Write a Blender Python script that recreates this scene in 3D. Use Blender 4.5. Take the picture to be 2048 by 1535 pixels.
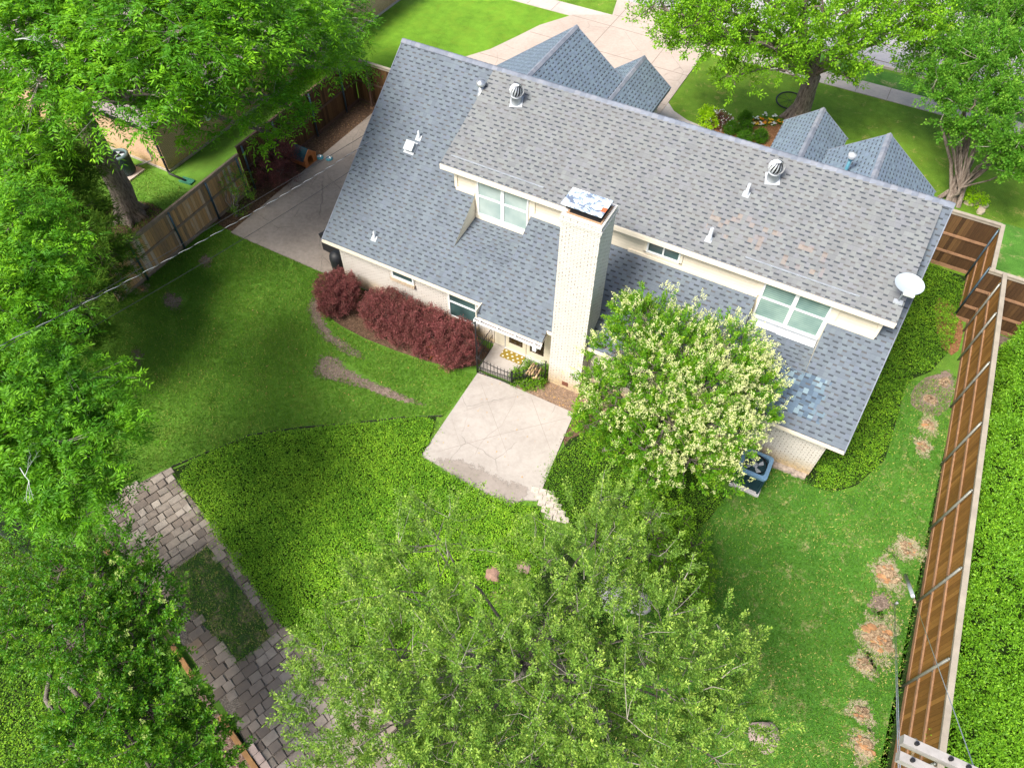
import bpy, bmesh, math, random
import numpy as np
from mathutils import Vector, Matrix
for o in list(bpy.data.objects): bpy.data.objects.remove(o)
SC = bpy.context.scene
COL = SC.collection
# ---------------------------------------------------------------- camera, sky, sun, exposure
PITCH, ROLL, YAW, FPX = 0.9265710, 0.0155505, 0.4816374, 1433.5024
CAMP = np.array([0., 0., 19.4655])
def cam_rot():
    cy, sy, cp, sp = math.cos(YAW), math.sin(YAW), math.cos(PITCH), math.sin(PITCH)
    f = np.array([-sy*cp, cy*cp, -sp]); r = np.array([cy, sy, 0.]); u = np.cross(r, f)
    r2 = r*math.cos(ROLL)+u*math.sin(ROLL); u2 = -r*math.sin(ROLL)+u*math.cos(ROLL)
    return np.array([r2, u2, f])
CR = cam_rot()
cam = bpy.data.objects.new('camera', bpy.data.cameras.new('camera')); COL.objects.link(cam)
cam.matrix_world = Matrix([[CR[0][i], CR[1][i], -CR[2][i], CAMP[i]] for i in range(3)]+[[0, 0, 0, 1]])
cam.data.sensor_width = 36; cam.data.lens = FPX/2048*36; cam.data.clip_end = 500; cam.data.clip_start = .1
SC.camera = cam
SUN_DIR = Vector((-.24, -.56, .79)).normalized()
W = bpy.data.worlds.new('World'); SC.world = W; W.use_nodes = True
sky = W.node_tree.nodes.new('ShaderNodeTexSky'); sky.sky_type = 'NISHITA'; sky.sun_disc = False
sky.sun_elevation = math.asin(SUN_DIR.z); sky.sun_rotation = math.atan2(SUN_DIR.x, SUN_DIR.y)
sky.air_density = 1.0; sky.dust_density = 4.0; sky.ozone_density = 0.6
bg = W.node_tree.nodes['Background']; bg.inputs[1].default_value = 0.132
W.node_tree.links.new(sky.outputs[0], bg.inputs[0])
sun = bpy.data.objects.new('sun', bpy.data.lights.new('sun', 'SUN')); COL.objects.link(sun)
sun.data.energy = 3.8; sun.data.angle = math.radians(22); sun.data.color = (1, .955, .89)
sun.rotation_euler = SUN_DIR.to_track_quat('Z', 'Y').to_euler()
SC.view_settings.view_transform = 'Standard'; SC.view_settings.look = 'None'; SC.view_settings.gamma = 1
SC.view_settings.exposure = 0.74

# world points measured on the photograph: a viewing ray met with a known plane of the site
def ray(px, py): return np.array([(px-1024)/FPX, -(py-767.5)/FPX, 1.])@CR
def G(px, py, z=0.):
    d = ray(px, py); return tuple(CAMP+d*(z-CAMP[2])/d[2])
def G2(px, py, z=0.): return G(px, py, z)[:2]

# ---------------------------------------------------------------- materials
class NT:
    def __init__(s, name):
        s.mat = bpy.data.materials.new(name); s.mat.use_nodes = True; s.t = s.mat.node_tree; s.t.nodes.clear()
        s.out = s.t.nodes.new('ShaderNodeOutputMaterial'); s.b = s.t.nodes.new('ShaderNodeBsdfPrincipled')
        s.t.links.new(s.b.outputs[0], s.out.inputs[0]); s._p = None
    def new(s, ty): return s.t.nodes.new(ty)
    def set(s, sock, v):
        if isinstance(v, bpy.types.NodeSocket): s.t.links.new(v, sock)
        elif isinstance(v, (tuple, list)) and len(v) == 3 and sock.type == 'RGBA': sock.default_value = (*v, 1)
        else: sock.default_value = v
    def m(s, op, a, b=None, c=None):
        n = s.new('ShaderNodeMath'); n.operation = op
        for i, v in enumerate((a, b, c)):
            if v is not None: s.set(n.inputs[i], v)
        return n.outputs[0]
    def mix(s, f, a, b, mode='MIX'):
        n = s.new('ShaderNodeMix'); n.data_type = 'RGBA'; n.blend_type = mode
        s.set(n.inputs[0], f); s.set(n.inputs[6], a); s.set(n.inputs[7], b); return n.outputs[2]
    def pos(s):
        if s._p is None: s._p = s.new('ShaderNodeNewGeometry').outputs['Position']
        return s._p
    def uv(s): return s.new('ShaderNodeUVMap').outputs[0]
    def sep(s, v):
        n = s.new('ShaderNodeSeparateXYZ'); s.set(n.inputs[0], v); return n.outputs
    def comb(s, x, y, z=0.):
        n = s.new('ShaderNodeCombineXYZ')
        for i, v in enumerate((x, y, z)): s.set(n.inputs[i], v)
        return n.outputs[0]
    def noise(s, scale, detail=4, vec=None, rough=.55, col=False, dist=0.):
        n = s.new('ShaderNodeTexNoise'); n.inputs['Scale'].default_value = scale; n.inputs['Detail'].default_value = detail
        n.inputs['Roughness'].default_value = rough; n.inputs['Distortion'].default_value = dist
        s.set(n.inputs['Vector'], vec if vec is not None else s.pos()); return n.outputs[1 if col else 0]
    def wn(s, vec, col=False):
        n = s.new('ShaderNodeTexWhiteNoise'); n.noise_dimensions = '3D'; s.set(n.inputs[0], vec); return n.outputs[1 if col else 0]
    def ramp(s, f, stops, interp='LINEAR'):
        n = s.new('ShaderNodeValToRGB'); s.set(n.inputs[0], f); e = n.color_ramp; e.interpolation = interp
        while len(e.elements) < len(stops): e.elements.new(.5)
        for el, (p, c) in zip(e.elements, stops):
            el.position = p; el.color = (*c, 1) if len(c) == 3 else c
        return n.outputs[0]
    def step(s, f, a, b):
        n = s.new('ShaderNodeMapRange'); s.set(n.inputs[0], f); s.set(n.inputs[1], a); s.set(n.inputs[2], b); n.clamp = True; return n.outputs[0]
    def attr(s, name):
        n = s.new('ShaderNodeAttribute'); n.attribute_name = name; return n.outputs['Fac']
    def bump(s, h, strength=.5, dist=.01):
        n = s.new('ShaderNodeBump'); s.set(n.inputs['Height'], h); n.inputs['Strength'].default_value = strength
        n.inputs['Distance'].default_value = dist; s.t.links.new(n.outputs[0], s.b.inputs['Normal'])
    def fin(s, col, rough=.8, metal=0., spec=None):
        s.set(s.b.inputs['Base Color'], col); s.set(s.b.inputs['Roughness'], rough); s.b.inputs['Metallic'].default_value = metal
        if spec is not None: s.b.inputs['Specular IOR Level'].default_value = spec
        return s.mat
def V3(c, k): return tuple(min(1, x*k) for x in c)
def plain(name, c, rough=.7, metal=0., var=.18, scale=6., bump=0.):
    n = NT(name); f = n.noise(scale, 5)
    if bump: n.bump(n.noise(scale*8, 4), bump, .01)
    return n.fin(n.ramp(f, [(.25, V3(c, 1-var)), (.75, V3(c, 1+var))]), rough, metal)

def grass_mat(name, dark, light, dry, dryamt, bumps=.6):
    n = NT(name); p = n.pos()
    big = n.noise(.35, 4, rough=.6); mid = n.noise(2.2, 5, rough=.65); fine = n.noise(26, 4, rough=.75)
    f = n.m('ADD', n.m('MULTIPLY', big, .40), n.m('ADD', n.m('MULTIPLY', mid, .35), n.m('MULTIPLY', fine, .55)))
    c = n.ramp(f, [(.50, V3(dark, .8)), (.62, V3([(a+b)/2 for a, b in zip(dark, light)], 1.)), (.80, V3(light, 1.25))])
    c = n.mix(n.m('MULTIPLY', n.step(n.noise(.8, 5, rough=.7, dist=1.), .48, .70), .45), c, V3([dark[0]*2.2, dark[1]*1.25, dark[2]*2], 1.)); px_, py_, _z = n.sep(n.pos()); c = n.mix(n.m('MULTIPLY', n.step(n.m('SINE', n.m('ADD', n.m('MULTIPLY', n.m('ADD', px_, n.m('MULTIPLY', py_, .3)), 5.6), n.m('MULTIPLY', mid, 3.))), -.2, .6), .16), c, V3(light, 1.15))
    d = n.m('MULTIPLY', n.step(n.noise(1.7, 6, rough=.7, dist=.6), 1-dryamt, 1.12-dryamt), n.step(n.noise(14, 4), .35, .6))
    c = n.mix(d, c, dry)
    n.bump(n.m('ADD', fine, n.noise(70, 3)), bumps, .04)
    return n.fin(c, .85, spec=.2)
def concrete_mat(name, base, stain, crack=True, sc=1.):
    n = NT(name)
    a = n.noise(.6*sc, 6, rough=.65); b = n.noise(7, 5, rough=.7); c2 = n.noise(60, 3)
    c = n.ramp(n.m('ADD', n.m('MULTIPLY', a, .6), n.m('MULTIPLY', b, .4)), [(.36, stain), (.56, base), (.75, V3(base, 1.1))])
    c = n.mix(n.m('MULTIPLY', n.step(c2, .55, .75), .25), c, V3(stain, .7))
    if crack:
        v = n.new('ShaderNodeTexVoronoi'); v.feature = 'DISTANCE_TO_EDGE'; v.inputs['Scale'].default_value = .42
        nz = n.noise(1.6, 4, col=True); mx = n.new('ShaderNodeVectorMath'); mx.operation = 'MULTIPLY_ADD'
        n.set(mx.inputs[0], nz); mx.inputs[1].default_value = (.35, .35, 0); n.set(mx.inputs[2], n.pos())
        n.set(v.inputs['Vector'], mx.outputs[0])
        k = n.m('SUBTRACT', 1., n.step(v.outputs['Distance'], .002, .007))
        k = n.m('MULTIPLY', k, n.m('MULTIPLY', n.step(n.noise(.9, 2), .42, .55), .45))
        c = n.mix(k, c, V3(stain, .35))
    n.bump(b, .15, .01)
    return n.fin(c, .85)
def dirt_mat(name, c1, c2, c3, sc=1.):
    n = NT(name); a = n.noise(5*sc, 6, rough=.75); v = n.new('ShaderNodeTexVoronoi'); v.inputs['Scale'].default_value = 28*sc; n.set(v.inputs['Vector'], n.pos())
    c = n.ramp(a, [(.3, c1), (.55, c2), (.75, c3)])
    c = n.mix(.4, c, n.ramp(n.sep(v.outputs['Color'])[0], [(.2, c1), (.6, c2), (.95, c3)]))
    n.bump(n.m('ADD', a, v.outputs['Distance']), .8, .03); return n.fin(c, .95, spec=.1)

def shingle_mat(name, base=(.215, .228, .258), brown=.5, patch=False):
    n = NT(name); u, v, _ = n.sep(n.uv()); h, w = .155, .27
    vv = n.m('DIVIDE', v, h); row = n.m('FLOOR', vv); fv = n.m('FRACT', vv)
    r1 = n.wn(n.comb(row, 3.3))
    uu = n.m('ADD', n.m('DIVIDE', u, w), n.m('ADD', n.m('MULTIPLY', row, .5), n.m('MULTIPLY', r1, .30)))
    cell = n.m('FLOOR', uu); fu = n.m('FRACT', uu)
    h1 = n.wn(n.comb(cell, row, 1.)); h2 = n.wn(n.comb(cell, row, 5.)); h3 = n.wn(n.comb(cell, row, 9.))
    half = n.m('FLOOR', n.m('MULTIPLY', uu, 2.)); h4 = n.wn(n.comb(half, row, 17.))
    c = n.ramp(h4, [(0., V3(base, .88)), (.25, V3(base, .97)), (.5, (base[0]*1.03, base[1]*1.05, base[2]*1.0)),
        (.75, (base[0]*1.0, base[1]*.99, base[2]*1.04)), (.9, (base[0]*1.09, base[1]*1.11, base[2]*1.07)), (1., V3(base, 1.13))], 'CONSTANT')
    big = n.noise(.28, 3); c = n.mix(n.m('MULTIPLY', n.step(big, .38, .62), brown*.45), c, (base[0]*1.16, base[1]*1.11, base[2]*1.03))
    # soft weathering streaks running down the slope
    st_ = n.noise(1.1, 5, vec=n.comb(n.m('MULTIPLY', u, 2.6), n.m('MULTIPLY', v, .35)), rough=.6); c = n.mix(n.m('MULTIPLY', n.step(st_, .48, .72), .28), c, V3(base, .68)); c = n.mix(n.m('MULTIPLY', n.step(st_, .50, .30), .30), c, V3(base, 1.25))
    gr = n.noise(90, 3); c = n.mix(n.m('MULTIPLY', n.step(gr, .45, .8), .22), c, V3(base, 1.6))
    if patch:
        px, py, pz = n.sep(n.pos())
        rnd = n.m('MULTIPLY', n.m('SUBTRACT', h1, .5), .9)
        # replaced blue grey shingles below the right window, and tan replaced ones higher up
        dx = n.m('ABSOLUTE', n.m('SUBTRACT', px, n.m('ADD', .9, n.m('MULTIPLY', rnd, .35)))); dy = n.m('ABSOLUTE', n.m('SUBTRACT', py, 14.68))
        k = n.m('MULTIPLY', n.m('LESS_THAN', dx, 1.45), n.m('LESS_THAN', dy, .50))
        c = n.mix(k, c, n.ramp(h4, [(0., (.075, .11, .155)), (.35, (.10, .145, .20)), (.6, (.125, .18, .225)), (.85, (.18, .25, .29))], 'CONSTANT'))
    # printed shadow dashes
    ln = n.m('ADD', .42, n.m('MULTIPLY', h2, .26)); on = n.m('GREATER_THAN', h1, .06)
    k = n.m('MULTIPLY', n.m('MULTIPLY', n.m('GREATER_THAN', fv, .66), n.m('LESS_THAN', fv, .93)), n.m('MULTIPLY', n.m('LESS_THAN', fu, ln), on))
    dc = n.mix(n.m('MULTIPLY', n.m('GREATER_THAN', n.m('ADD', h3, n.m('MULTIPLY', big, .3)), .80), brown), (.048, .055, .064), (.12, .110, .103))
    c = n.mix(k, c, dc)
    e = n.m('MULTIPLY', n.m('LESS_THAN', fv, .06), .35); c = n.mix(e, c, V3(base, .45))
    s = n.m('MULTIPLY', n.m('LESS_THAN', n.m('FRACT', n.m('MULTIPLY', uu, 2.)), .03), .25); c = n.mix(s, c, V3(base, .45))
    n.bump(n.m('ADD', n.m('MULTIPLY', k, -1.), n.m('MULTIPLY', fv, -.8)), .6, .012)
    return n.fin(c, .9, spec=.25)
def shingle_upper():
    m = shingle_mat('upper_shingles', (.168, .177, .184), .7)
    # tan replaced shingles
    t = m.node_tree; n = NT.__new__(NT); n.mat = m; n.t = t; n._p = None
    n.b = [x for x in t.nodes if x.type == 'BSDF_PRINCIPLED'][0]
    old = n.b.inputs['Base Color'].links[0].from_socket
    px, py, _ = n.sep(n.pos()); u, v, _z = n.sep(n.uv())
    row = n.m('FLOOR', n.m('DIVIDE', v, .155)); cell = n.m('FLOOR', n.m('DIVIDE', u, .135)); h = n.wn(n.comb(cell, row, 31.))
    line = n.m('ADD', 17.05, n.m('MULTIPLY', px, -.13))
    band = n.m('MULTIPLY', n.m('LESS_THAN', n.m('ABSOLUTE', n.m('SUBTRACT', py, line)), .45),
               n.m('LESS_THAN', n.m('ABSOLUTE', n.m('ADD', px, .85)), 1.75))
    k = n.m('MULTIPLY', n.m('MULTIPLY', band, n.m('GREATER_THAN', h, .80)), .38)
    h2 = n.wn(n.comb(cell, row, 77.))
    c = n.mix(k, old, n.ramp(h2, [(0., (.29, .215, .165)), (.5, (.25, .20, .19)), (.8, (.34, .25, .18))], 'CONSTANT'))
    n.set(n.b.inputs['Base Color'], c); return m
def brick_mat(name, c=(.66, .62, .56), stain=True, joint=(.24, .19, .14), zs=.55):
    n = NT(name); b = n.new('ShaderNodeTexBrick'); n.set(b.inputs['Vector'], n.uv())
    b.inputs['Scale'].default_value = 1; b.inputs['Brick Width'].default_value = .203; b.inputs['Row Height'].default_value = .0677
    b.inputs['Mortar Size'].default_value = .0085; b.inputs['Mortar Smooth'].default_value = .3; b.offset = .5
    n.set(b.inputs['Color1'], V3(c, 1.04)); n.set(b.inputs['Color2'], V3(c, .93)); n.set(b.inputs['Mortar'], V3(c, .55))
    col = b.outputs[0]; u, v, _ = n.sep(n.uv())
    # unpainted gaps in the head joints
    row = n.m('FLOOR', n.m('DIVIDE', v, .0677)); uu = n.m('ADD', n.m('DIVIDE', u, .203), n.m('MULTIPLY', n.m('MODULO', row, 2.), .5))
    hj = n.m('MULTIPLY', n.m('LESS_THAN', n.m('ABSOLUTE', n.m('SUBTRACT', n.m('FRACT', uu), .5)), .07), n.m('GREATER_THAN', n.wn(n.comb(n.m('FLOOR', uu), row, 2.)), .48))
    col = n.mix(n.m('MULTIPLY', hj, n.m('MULTIPLY', n.step(n.noise(2.2, 4), .35, .6), .85)), col, joint)
    col = n.mix(n.m('MULTIPLY', n.step(n.noise(9, 5), .5, .75), .3), col, V3(c, .8))
    if stain:
        z = n.sep(n.pos())[2]; k = n.m('SUBTRACT', 1., n.step(n.m('ADD', z, n.m('MULTIPLY', n.noise(2.5, 4), -.5)), -.05, zs))
        col = n.mix(n.m('MULTIPLY', k, .75), col, n.ramp(n.noise(12, 4), [(.35, (.30, .20, .09)), (.6, (.55, .38, .16))]))
    n.bump(n.m('SUBTRACT', 1., b.outputs['Fac']), .7, .008)
    return n.fin(col, .75)
def siding_mat(name, c=(.70, .63, .51)):
    n = NT(name); u, v, _ = n.sep(n.uv()); f = n.m('FRACT', n.m('DIVIDE', v, .115))
    col = n.mix(n.m('MULTIPLY', n.m('GREATER_THAN', f, .93), .30), n.ramp(n.noise(2, 3), [(.3, V3(c, .96)), (.7, V3(c, 1.04))]), V3(c, .5))
    n.bump(n.m('SUBTRACT', 1., f), .6, .02); return n.fin(col, .55)
def wood_mat(name, cs, board=.14, rough=.8, grain=1.):
    n = NT(name); u, v, _ = n.sep(n.uv()); b = n.m('FLOOR', n.m('DIVIDE', u, board)); h = n.wn(n.comb(b, .5))
    g = n.noise(3.2, 6, vec=n.comb(n.m('MULTIPLY', u, 9.), n.m('ADD', v, n.m('MULTIPLY', h, 30.))), rough=.7)
    f = n.m('ADD', n.m('MULTIPLY', h, .5), n.m('MULTIPLY', g, .55))
    st = [(.2+.55*i/(len(cs)-1), c) for i, c in enumerate(cs)]
    col = n.ramp(f, st)
    fu = n.m('FRACT', n.m('DIVIDE', u, board)); col = n.mix(n.m('MULTIPLY', n.m('LESS_THAN', fu, .045), .8), col, V3(cs[0], .25))
    n.bump(g, .3*grain, .01); return n.fin(col, rough, spec=.25)
def leaf_mat(name, dark, light, tip, rough=.5, trans=.3, spec=.4):
    if dark[1] > dark[0] and light[1] < .5: dark, light, tip = [(c[0]*1.6, c[1]*1.45, c[2]*1.1) for c in (dark, light, tip)]
    n = NT(name); r = n.attr('rnd'); t = n.attr('tip')
    c = n.mix(n.m('MULTIPLY', t, .9), n.mix(r, dark, light), tip)
    n.fin(c, min(.75, rough+.12), spec=spec*.55)
    tr = n.new('ShaderNodeBsdfTranslucent'); n.set(tr.inputs[0], n.mix(.5, c, V3(tip, 1.1)))
    mx = n.new('ShaderNodeMixShader'); mx.inputs[0].default_value = trans
    n.t.links.new(n.b.outputs[0], mx.inputs[1]); n.t.links.new(tr.outputs[0], mx.inputs[2]); n.t.links.new(mx.outputs[0], n.out.inputs[0])
    return n.mat
def glass_mat(name, top, bot, blinds=True):
    n = NT(name); u, v, _ = n.sep(n.uv())
    c = n.ramp(n.noise(1.4, 2), [(.3, bot), (.7, top)])
    if blinds: c = n.mix(n.m('MULTIPLY', n.m('LESS_THAN', n.m('FRACT', n.m('DIVIDE', v, .075)), .4), .5), c, V3(bot, .55))
    n.fin(c, .12, spec=.9); return n.mat
def bark_mat(name, c1, c2, sc=1.):
    n = NT(name); g = n.new('ShaderNodeMapping'); n.set(g.inputs[0], n.pos()); g.inputs['Scale'].default_value = (9*sc, 9*sc, 2.2*sc)
    f = n.noise(1.6, 7, vec=g.outputs[0], rough=.75); n.bump(f, 1., .06)
    return n.fin(n.ramp(f, [(.35, c1), (.62, c2)]), .95, spec=.15)

M = {}
M['grass'] = grass_mat('grass', (.056, .138, .012), (.120, .255, .028), (.27, .26, .10), .36)
M['grass_right'] = grass_mat('grass_right', (.034, .12, .012), (.085, .22, .028), (.36, .32, .15), .46)
M['grass_front'] = grass_mat('grass_front', (.055, .135, .006), (.130, .240, .018), (.36, .31, .09), .43)
M['grass_far'] = grass_mat('grass_far', (.075, .185, .008), (.140, .285, .018), (.28, .36, .06), .32)
M['concrete'] = concrete_mat('concrete', (.46, .39, .34), (.34, .285, .245))
M['patio'] = concrete_mat('patio_concrete', (.385, .350, .315), (.30, .268, .238))
M['side_conc'] = concrete_mat('side_concrete', (.33, .28, .235), (.21, .175, .145), True, .5)
M['drive'] = concrete_mat('drive_concrete', (.43, .36, .305), (.35, .285, .235), True, .5)
M['walk'] = concrete_mat('walk_concrete', (.47, .41, .365), (.35, .315, .295), False)
M['street'] = concrete_mat('street_concrete', (.38, .365, .38), (.34, .325, .34), False)
M['joint'] = plain('joint', (.16, .13, .10), .95)
M['dirt'] = dirt_mat('dirt', (.10, .075, .058), (.22, .165, .13), (.34, .27, .22))
M['mulch'] = dirt_mat('mulch', (.045, .028, .018), (.13, .08, .05), (.28, .18, .12), 1.3)
M['straw'] = dirt_mat('straw', (.11, .045, .02), (.27, .13, .06), (.44, .26, .13), 1.1)
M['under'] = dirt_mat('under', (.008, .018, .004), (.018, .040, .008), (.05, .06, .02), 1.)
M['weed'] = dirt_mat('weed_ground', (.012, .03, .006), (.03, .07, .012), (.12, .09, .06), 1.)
M['shingle'] = shingle_mat('shingles', (.122, .146, .176), .45, True)
M['shingle_u'] = shingle_upper()
M['shingle_f'] = shingle_mat('front_shingles', (.14, .185, .235), .0)
M['ridge'] = plain('ridge_shingles', (.17, .19, .23), .9, var=.25, scale=4)
M['brick'] = brick_mat('painted_brick')
M['chimney'] = brick_mat('chimney_brick', (.66, .635, .59), True, (.24, .19, .14), .7)
M['sill_brick'] = brick_mat('sill_brick', (.62, .50, .36), False)
M['siding'] = siding_mat('siding'); M['trim'] = plain('cream_trim', (.78, .70, .57), .5, var=.05)
M['white'] = plain('white_vinyl', (.82, .84, .84), .4, var=.04)
M['cream_door'] = plain('cream_door', (.66, .60, .46), .5, var=.05)
M['glass'] = glass_mat('blind_glass', (.36, .50, .43), (.17, .28, .26)); M['glass2'] = glass_mat('curtain_glass', (.42, .50, .48), (.27, .36, .35), False)
M['glass3'] = glass_mat('dark_glass', (.07, .13, .13), (.03, .06, .06), False)
M['galv'] = plain('galvanized', (.50, .52, .54), .35, .7, var=.15, scale=12); M['white_metal'] = plain('white_metal', (.40, .43, .46), .5, .1, var=.08)
M['div'] = plain('diverter_metal', (.34, .37, .41), .5, .2)
M['pipe_blue'] = plain('painted_pipe', (.06, .20, .27), .5)
M['darkmetal'] = plain('dark_metal', (.015, .015, .017), .5, .3)
M['black'] = plain('black_cover', (.016, .018, .022), .55, var=.3, bump=.4)
M['ac'] = plain('ac_blue', (.15, .27, .40), .45, .2, var=.1); M['acdark'] = plain('ac_dark', (.015, .05, .065), .5, .3)
M['acgreen'] = plain('ac_slate', (.045, .075, .085), .5, .2)
M['wood_l'] = wood_mat('weathered_boards', [(.20, .15, .11), (.42, .25, .12), (.62, .35, .15), (.60, .49, .39)])
M['wood_d'] = wood_mat('dark_boards', [(.042, .022, .010), (.080, .042, .017), (.125, .068, .026)])
M['wood_r'] = wood_mat('stained_boards', [(.17, .080, .018), (.26, .125, .028), (.34, .170, .042)])
M['rail_d'] = plain('dark_rail', (.10, .055, .035), .8); M['rail'] = plain('rail_wood', (.27, .15, .08), .8, var=.25); M['cap'] = plain('cap_wood', (.31, .27, .21), .8, var=.2, scale=3)
M['rail_l'] = plain('weathered_rail', (.28, .20, .14), .85, var=.3)
M['post_g'] = plain('steel_post', (.26, .27, .24), .45, .5); M['post_b'] = plain('blue_post', (.06, .10, .13), .45, .4)
M['peach'] = brick_mat('peach_brick', (.66, .43, .28), True, (.60, .40, .26), .4)
M['bark'] = bark_mat('bark', (.085, .066, .055), (.34, .28, .24)); M['bark_g'] = bark_mat('grey_bark', (.10, .09, .08), (.30, .26, .22), 1.5)
M['twig'] = plain('twig', (.34, .31, .26), .85); M['twig_pale'] = plain('dead_twig', (.50, .52, .50), .85); M['twig_dark'] = plain('dark_twig', (.09, .07, .055), .9)
M['paver'] = None
M['pecan'] = leaf_mat('pecan_leaf', (.014, .075, .003), (.070, .23, .008), (.19, .42, .010), .42, .2)
M['pecan_hi'] = leaf_mat('pecan_leaf_bright', (.016, .085, .003), (.085, .27, .008), (.25, .50, .014), .42, .2)
M['juniper'] = leaf_mat('juniper_leaf', (.018, .065, .005), (.055, .14, .009), (.12, .20, .02), .7, .2)
M['privet_d'] = leaf_mat('privet_dark_leaf', (.014, .070, .006), (.050, .19, .010), (.24, .42, .03), .32, .25, .5)
M['privet'] = leaf_mat('privet_leaf', (.016, .085, .004), (.10, .29, .012), (.34, .46, .05), .35, .3, .5)
M['bloom'] = leaf_mat('privet_bloom', (.50, .58, .16), (.76, .80, .34), (.85, .86, .5), .7, .3, .2)
M['bloom_g'] = leaf_mat('green_bloom', (.34, .48, .10), (.48, .60, .16), (.5, .6, .2), .7, .3, .2)
M['oak'] = leaf_mat('oak_leaf', (.024, .080, .010), (.135, .265, .042), (.38, .52, .12), .35, .15, .5)
M['oak_f'] = leaf_mat('front_oak_leaf', (.045, .15, .006), (.14, .33, .014), (.30, .50, .03), .5, .3, .4)
M['myrtle'] = leaf_mat('myrtle_leaf', (.020, .090, .008), (.08, .25, .020), (.24, .42, .06), .5, .3, .4)
M['loro'] = leaf_mat('burgundy_leaf', (.050, .035, .018), (.30, .075, .085), (.52, .20, .18), .45, .2, .4)
M['maple'] = leaf_mat('red_brown_leaf', (.055, .022, .022), (.20, .07, .065), (.34, .11, .09), .5, .2, .4)
M['hedge'] = leaf_mat('hedge_leaf', (.042, .14, .008), (.125, .30, .022), (.27, .50, .03), .35, .25, .5)
M['cover'] = leaf_mat('groundcover_leaf', (.046, .145, .008), (.135, .30, .020), (.28, .46, .04), .5, .2, .35)
M['coverd'] = leaf_mat('dark_groundcover_leaf', (.030, .095, .006), (.098, .24, .014), (.24, .40, .026), .5, .2, .35)
M['blade'] = leaf_mat('grass_blade', (.030, .105, .007), (.088, .22, .018), (.26, .27, .09), .6, .2, .2)
M['blade_r'] = leaf_mat('grass_blade_right', (.024, .100, .010), (.080, .22, .026), (.42, .38, .17), .6, .2, .2)
M['box'] = leaf_mat('box_leaf', (.014, .070, .005), (.060, .18, .010), (.09, .22, .01), .5, .2, .3)
M['lime'] = leaf_mat('lime_leaf', (.12, .30, .006), (.25, .45, .01), (.4, .6, .02), .5, .3, .3)
def pm():
    n = NT('paver_stone'); r = n.attr('rnd'); c = n.ramp(r, [(0., (.165, .130, .10)), (.3, (.24, .195, .155)), (.6, (.33, .275, .22)), (.85, (.42, .365, .30)), (1., (.24, .16, .09))])
    c = n.mix(n.m('MULTIPLY', n.step(n.noise(4, 6, rough=.7), .42, .7), .5), c, (.12, .10, .09)); n.bump(n.noise(30, 5), .35, .01); return n.fin(c, .9)
M['paver'] = pm()

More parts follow.
